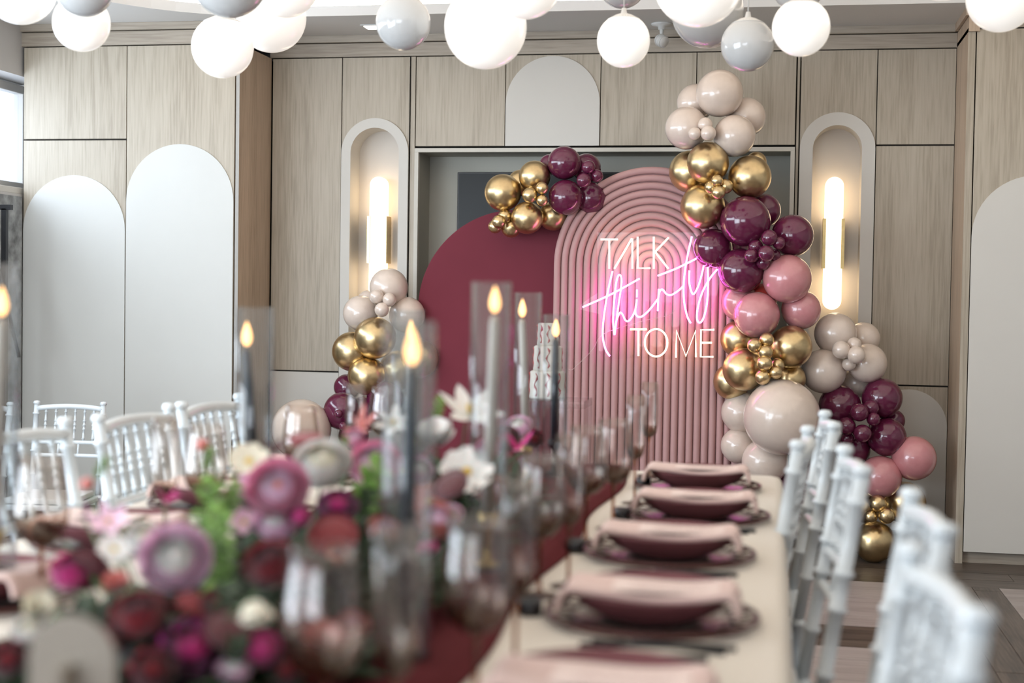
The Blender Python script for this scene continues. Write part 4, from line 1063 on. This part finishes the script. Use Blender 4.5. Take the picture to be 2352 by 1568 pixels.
KN = {'ran': 'ranunculus', 'dai': 'anemone', 'lil': 'lily', 'tul': 'sweet_pea', 'dsk': 'scabiosa', 'bud': 'flower_bud', 'lan': 'astrantia'}
def arrangement(name_label, base, items, leaves, fill):
    r = thing('flower_arrangement', base, name_label, 'flowers', 'floral centrepieces along the runner')
    bv = Vector(base)
    MB().lathe([(0, 0), (.07, 0), (.085, .02), (.085, .06), (.075, .065), (0, .065)], 24).build('bowl', BLACKM, r)
    st = MB(); 
    for it in items:
        x, y, rp, kind, X = it[:5]
        P = atX(x, y, X); D = dep(P); R = rp * D / F
        tc = (CP - P).normalized(); ax = (tc * 1.0 + Vector((0, 0, .9)) + Vector((random.uniform(-.4, .4), random.uniform(-.3, .3), random.uniform(-.2, .3))))
        if len(it) > 5: ax = Vector(it[5])
        q = Vector((0, 0, 1)).rotation_difference(ax.normalized())
        q = q @ Quaternion((0, 0, 1), random.uniform(0, 6))
        ms = flower_meshes(kind); nmk = KN[kind[:3]]
        o = inst(nmk, ms[0][1], r, P - bv, q, R * (1.12 if kind[:3] == 'ran' else 1.0))
        for sub, me in ms[1:]: inst(sub, me, o)
        L0 = P - bv; e = Vector((L0.x * .25, L0.y * .35, .06)); st.tube([L0 - ax.normalized() * R * .3, (L0 + e) / 2 - Vector((0, 0, .01)), e], .0022, 5)
    st.build('stems', STEMG, r, kind='stuff')
    for (x, y, rp, X, c, ax) in leaves:
        P = atX(x, y, X); R = rp * dep(P) / F; q = Vector((0, 0, 1)).rotation_difference(Vector(ax).normalized())
        inst('leaf_sprig', SPB if c == 'b' else SPD, r, P - bv, q, R)
    b = MB()
    (x0, x1, y0, y1, z0, z1, cnt) = fill
    for k in range(cnt):
        for _ in range(20):
            u, v = random.uniform(-1, 1), random.uniform(-1, 1)
            if u * u + v * v < 1: break
        zz = random.random() * (1 - .75 * (u * u + v * v)) 
        p = Vector(((x0 + x1) / 2 + u * (x1 - x0) / 2, (y0 + y1) / 2 + v * (y1 - y0) / 2, z0 + zz * (z1 - z0))) - bv
        d = Vector((u + random.uniform(-.6, .6), v + random.uniform(-.6, .6), random.uniform(.1, 1))).normalized()
        leaf_on(b, p, d, Vector((0, 0, -1)), random.uniform(.035, .065), random.uniform(.008, .014))
    b.build('foliage', LEAFD, r, kind='stuff')
    return r
near = [(405, 1290, 90, 'ran_palepink', -.74, (.35, -1, .55)), (330, 1245, 50, 'ran_white', -.82), (250, 1205, 52, 'lil_palepink', -.88), (262, 1262, 40, 'dai_white', -.86), (162, 1322, 54, 'ran_hotpink', -.92), (200, 1305, 48, 'dsk_burg', -.90, (.3, -1, .2)),
        (322, 1425, 74, 'ran_red', -.74), (442, 1505, 86, 'ran_purple', -.66), (625, 1305, 70, 'ran_red', -.62), (587, 1380, 58, 'tul_cream', -.58, (.1, -.3, -1)), (270, 1352, 42, 'tul_coral', -.80),
        (350, 1545, 60, 'ran_burg', -.68), (70, 1455, 46, 'ran_white', -.86), (90, 1405, 50, 'tul_cream', -.86), (195, 1188, 30, 'lan_purple', -.95), (262, 1195, 30, 'lan_lilac', -.92), (200, 1112, 16, 'bud_coral', -.95),
        (740, 1490, 66, 'tul_coral', -.52), (380, 1150, 30, 'lan_magenta', -.90), (150, 1245, 30, 'lan_burg', -.95), (520, 1450, 50, 'dsk_burg', -.62), (600, 1500, 54, 'ran_magenta', -.58), (20, 1520, 50, 'ran_burg', -.86), (690, 1420, 50, 'dsk_burg', -.55), (500, 1390, 44, 'ran_burg', -.66), (660, 1545, 50, 'ran_burg', -.55), (430, 1400, 40, 'dsk_red', -.70), (250, 1480, 46, 'ran_burg', -.76), (810, 1440, 40, 'ran_coral', -.50), (540, 1545, 46, 'ran_palepink', -.6)]
mid = [(640, 1128, 78, 'ran_pink', -.70, (.3, -1, .5)), (742, 1075, 72, 'ran_white', -.70, (.2, -.7, .8)), (640, 1208, 58, 'ran_palepink', -.70), (765, 1235, 54, 'dsk_red', -.62), (775, 1278, 30, 'ran_orange', -.60), (862, 1075, 66, 'ran_pink', -.66), (880, 1110, 40, 'tul_magenta', -.64), (775, 1172, 52, 'ran_purple', -.64),
       (572, 1060, 48, 'dai_cream', -.80), (625, 1040, 30, 'lan_burg', -.78), (700, 1012, 36, 'dsk_red', -.76, (0, -.2, 1)), (465, 1022, 16, 'bud_coral', -.92), (560, 1200, 34, 'dai_palepink', -.78), (690, 1190, 30, 'ran_magenta', -.66),
       (825, 985, 44, 'lan_coral', -.74), (905, 975, 44, 'lil_white', -.72), (880, 1225, 44, 'ran_coral', -.56), (500, 1130, 26, 'lan_burg', -.88), (575, 1130, 44, 'tul_palepink', -.78), (815, 1010, 28, 'ran_pink', -.74), (900, 1130, 40, 'ran_burg', -.6), (700, 1330, 46, 'ran_burg', -.56)]
far = [(985, 1152, 46, 'dai_coral', -.56), (1072, 1085, 62, 'dai_white', -.52), (1075, 955, 78, 'lil_white', -.58), (1092, 984, 14, 'bud_red', -.54), (1002, 1015, 56, 'tul_white', -.62), (1038, 1118, 42, 'dsk_burg', -.52, (-.3, -.6, .7)),
       (1000, 1205, 52, 'ran_coral', -.52), (985, 1272, 30, 'tul_hotpink', -.50), (1160, 1015, 40, 'ran_burg', -.56), (1192, 985, 34, 'ran_palepink', -.56), (1190, 1030, 40, 'lan_magenta', -.52), (1035, 1190, 34, 'ran_palepink', -.50),
       (960, 1085, 40, 'ran_palepink', -.62), (1120, 1040, 34, 'ran_pink', -.54), (1130, 1130, 40, 'ran_coral', -.50), (1225, 1010, 26, 'ran_burg', -.54), (945, 1020, 40, 'ran_white', -.66)]
arrangement('near floral centrepiece with pale pink ranunculus and deep red blooms, bottom left', (-.74, 1.62, TZ + .018), near,
            [(508, 1300, 72, -.70, 'b', (.1, -.2, 1)), (495, 1400, 64, -.68, 'b', (0, -.3, 1)), (515, 1400, 70, -.64, 'd', (.3, -.4, 1)), (500, 1250, 56, -.70, 'b', (-.2, -.2, 1)), (230, 1080, 34, -.95, 'b', (.6, 0, 1)), (540, 1510, 60, -.60, 'd', (.3, -.4, 1)), (640, 1440, 60, -.58, 'd', (.5, -.4, .6)), (300, 1215, 40, -.86, 'b', (1, 0, .3)), (150, 1440, 40, -.86, 'b', (-.6, -.2, .6))],
            (-.95, -.50, 1.50, 1.85, TZ + .02, TZ + .12, 650))
arrangement('middle floral centrepiece with bright pink ranunculus and lime leaves', (-.72, 2.10, TZ + .018), mid,
            [(487, 1175, 80, -.80, 'b', (0, -.2, 1)), (505, 1240, 80, -.76, 'b', (.1, -.3, 1)), (470, 1225, 56, -.80, 'b', (-.3, -.2, 1)), (530, 1150, 50, -.78, 'b', (.4, -.2, 1)), (845, 1130, 85, -.62, 'b', (.4, -.3, .8)), (830, 1160, 50, -.62, 'd', (.6, -.3, .8)), (475, 1060, 34, -.90, 'b', (.3, 0, 1)), (550, 1090, 40, -.82, 'd', (-.1, 0, 1)), (790, 1030, 30, -.72, 'b', (.2, 0, 1)), (830, 1330, 60, -.54, 'd', (.7, -.4, .3)), (850, 1260, 50, -.56, 'd', (.7, -.4, .5))],
            (-.93, -.50, 1.75, 2.45, TZ + .02, TZ + .14, 800))
arrangement('far floral centrepiece with white and blush lilies behind the candles', (-.66, 2.90, TZ + .018), far,
            [(1005, 945, 34, -.62, 'b', (.3, -.3, 1)), (1060, 1060, 40, -.56, 'd', (.3, -.4, .8)), (1150, 1080, 40, -.52, 'd', (.5, -.3, .8)), (920, 1180, 40, -.6, 'd', (0, -.4, 1)), (1050, 1250, 40, -.5, 'd', (.6, -.4, .2)), (1000, 1340, 44, -.47, 'd', (1, -.5, .1)), (975, 1000, 30, -.66, 'd', (-.1, 0, 1))],
            (-.88, -.48, 2.50, 3.35, TZ + .02, TZ + .14, 800))
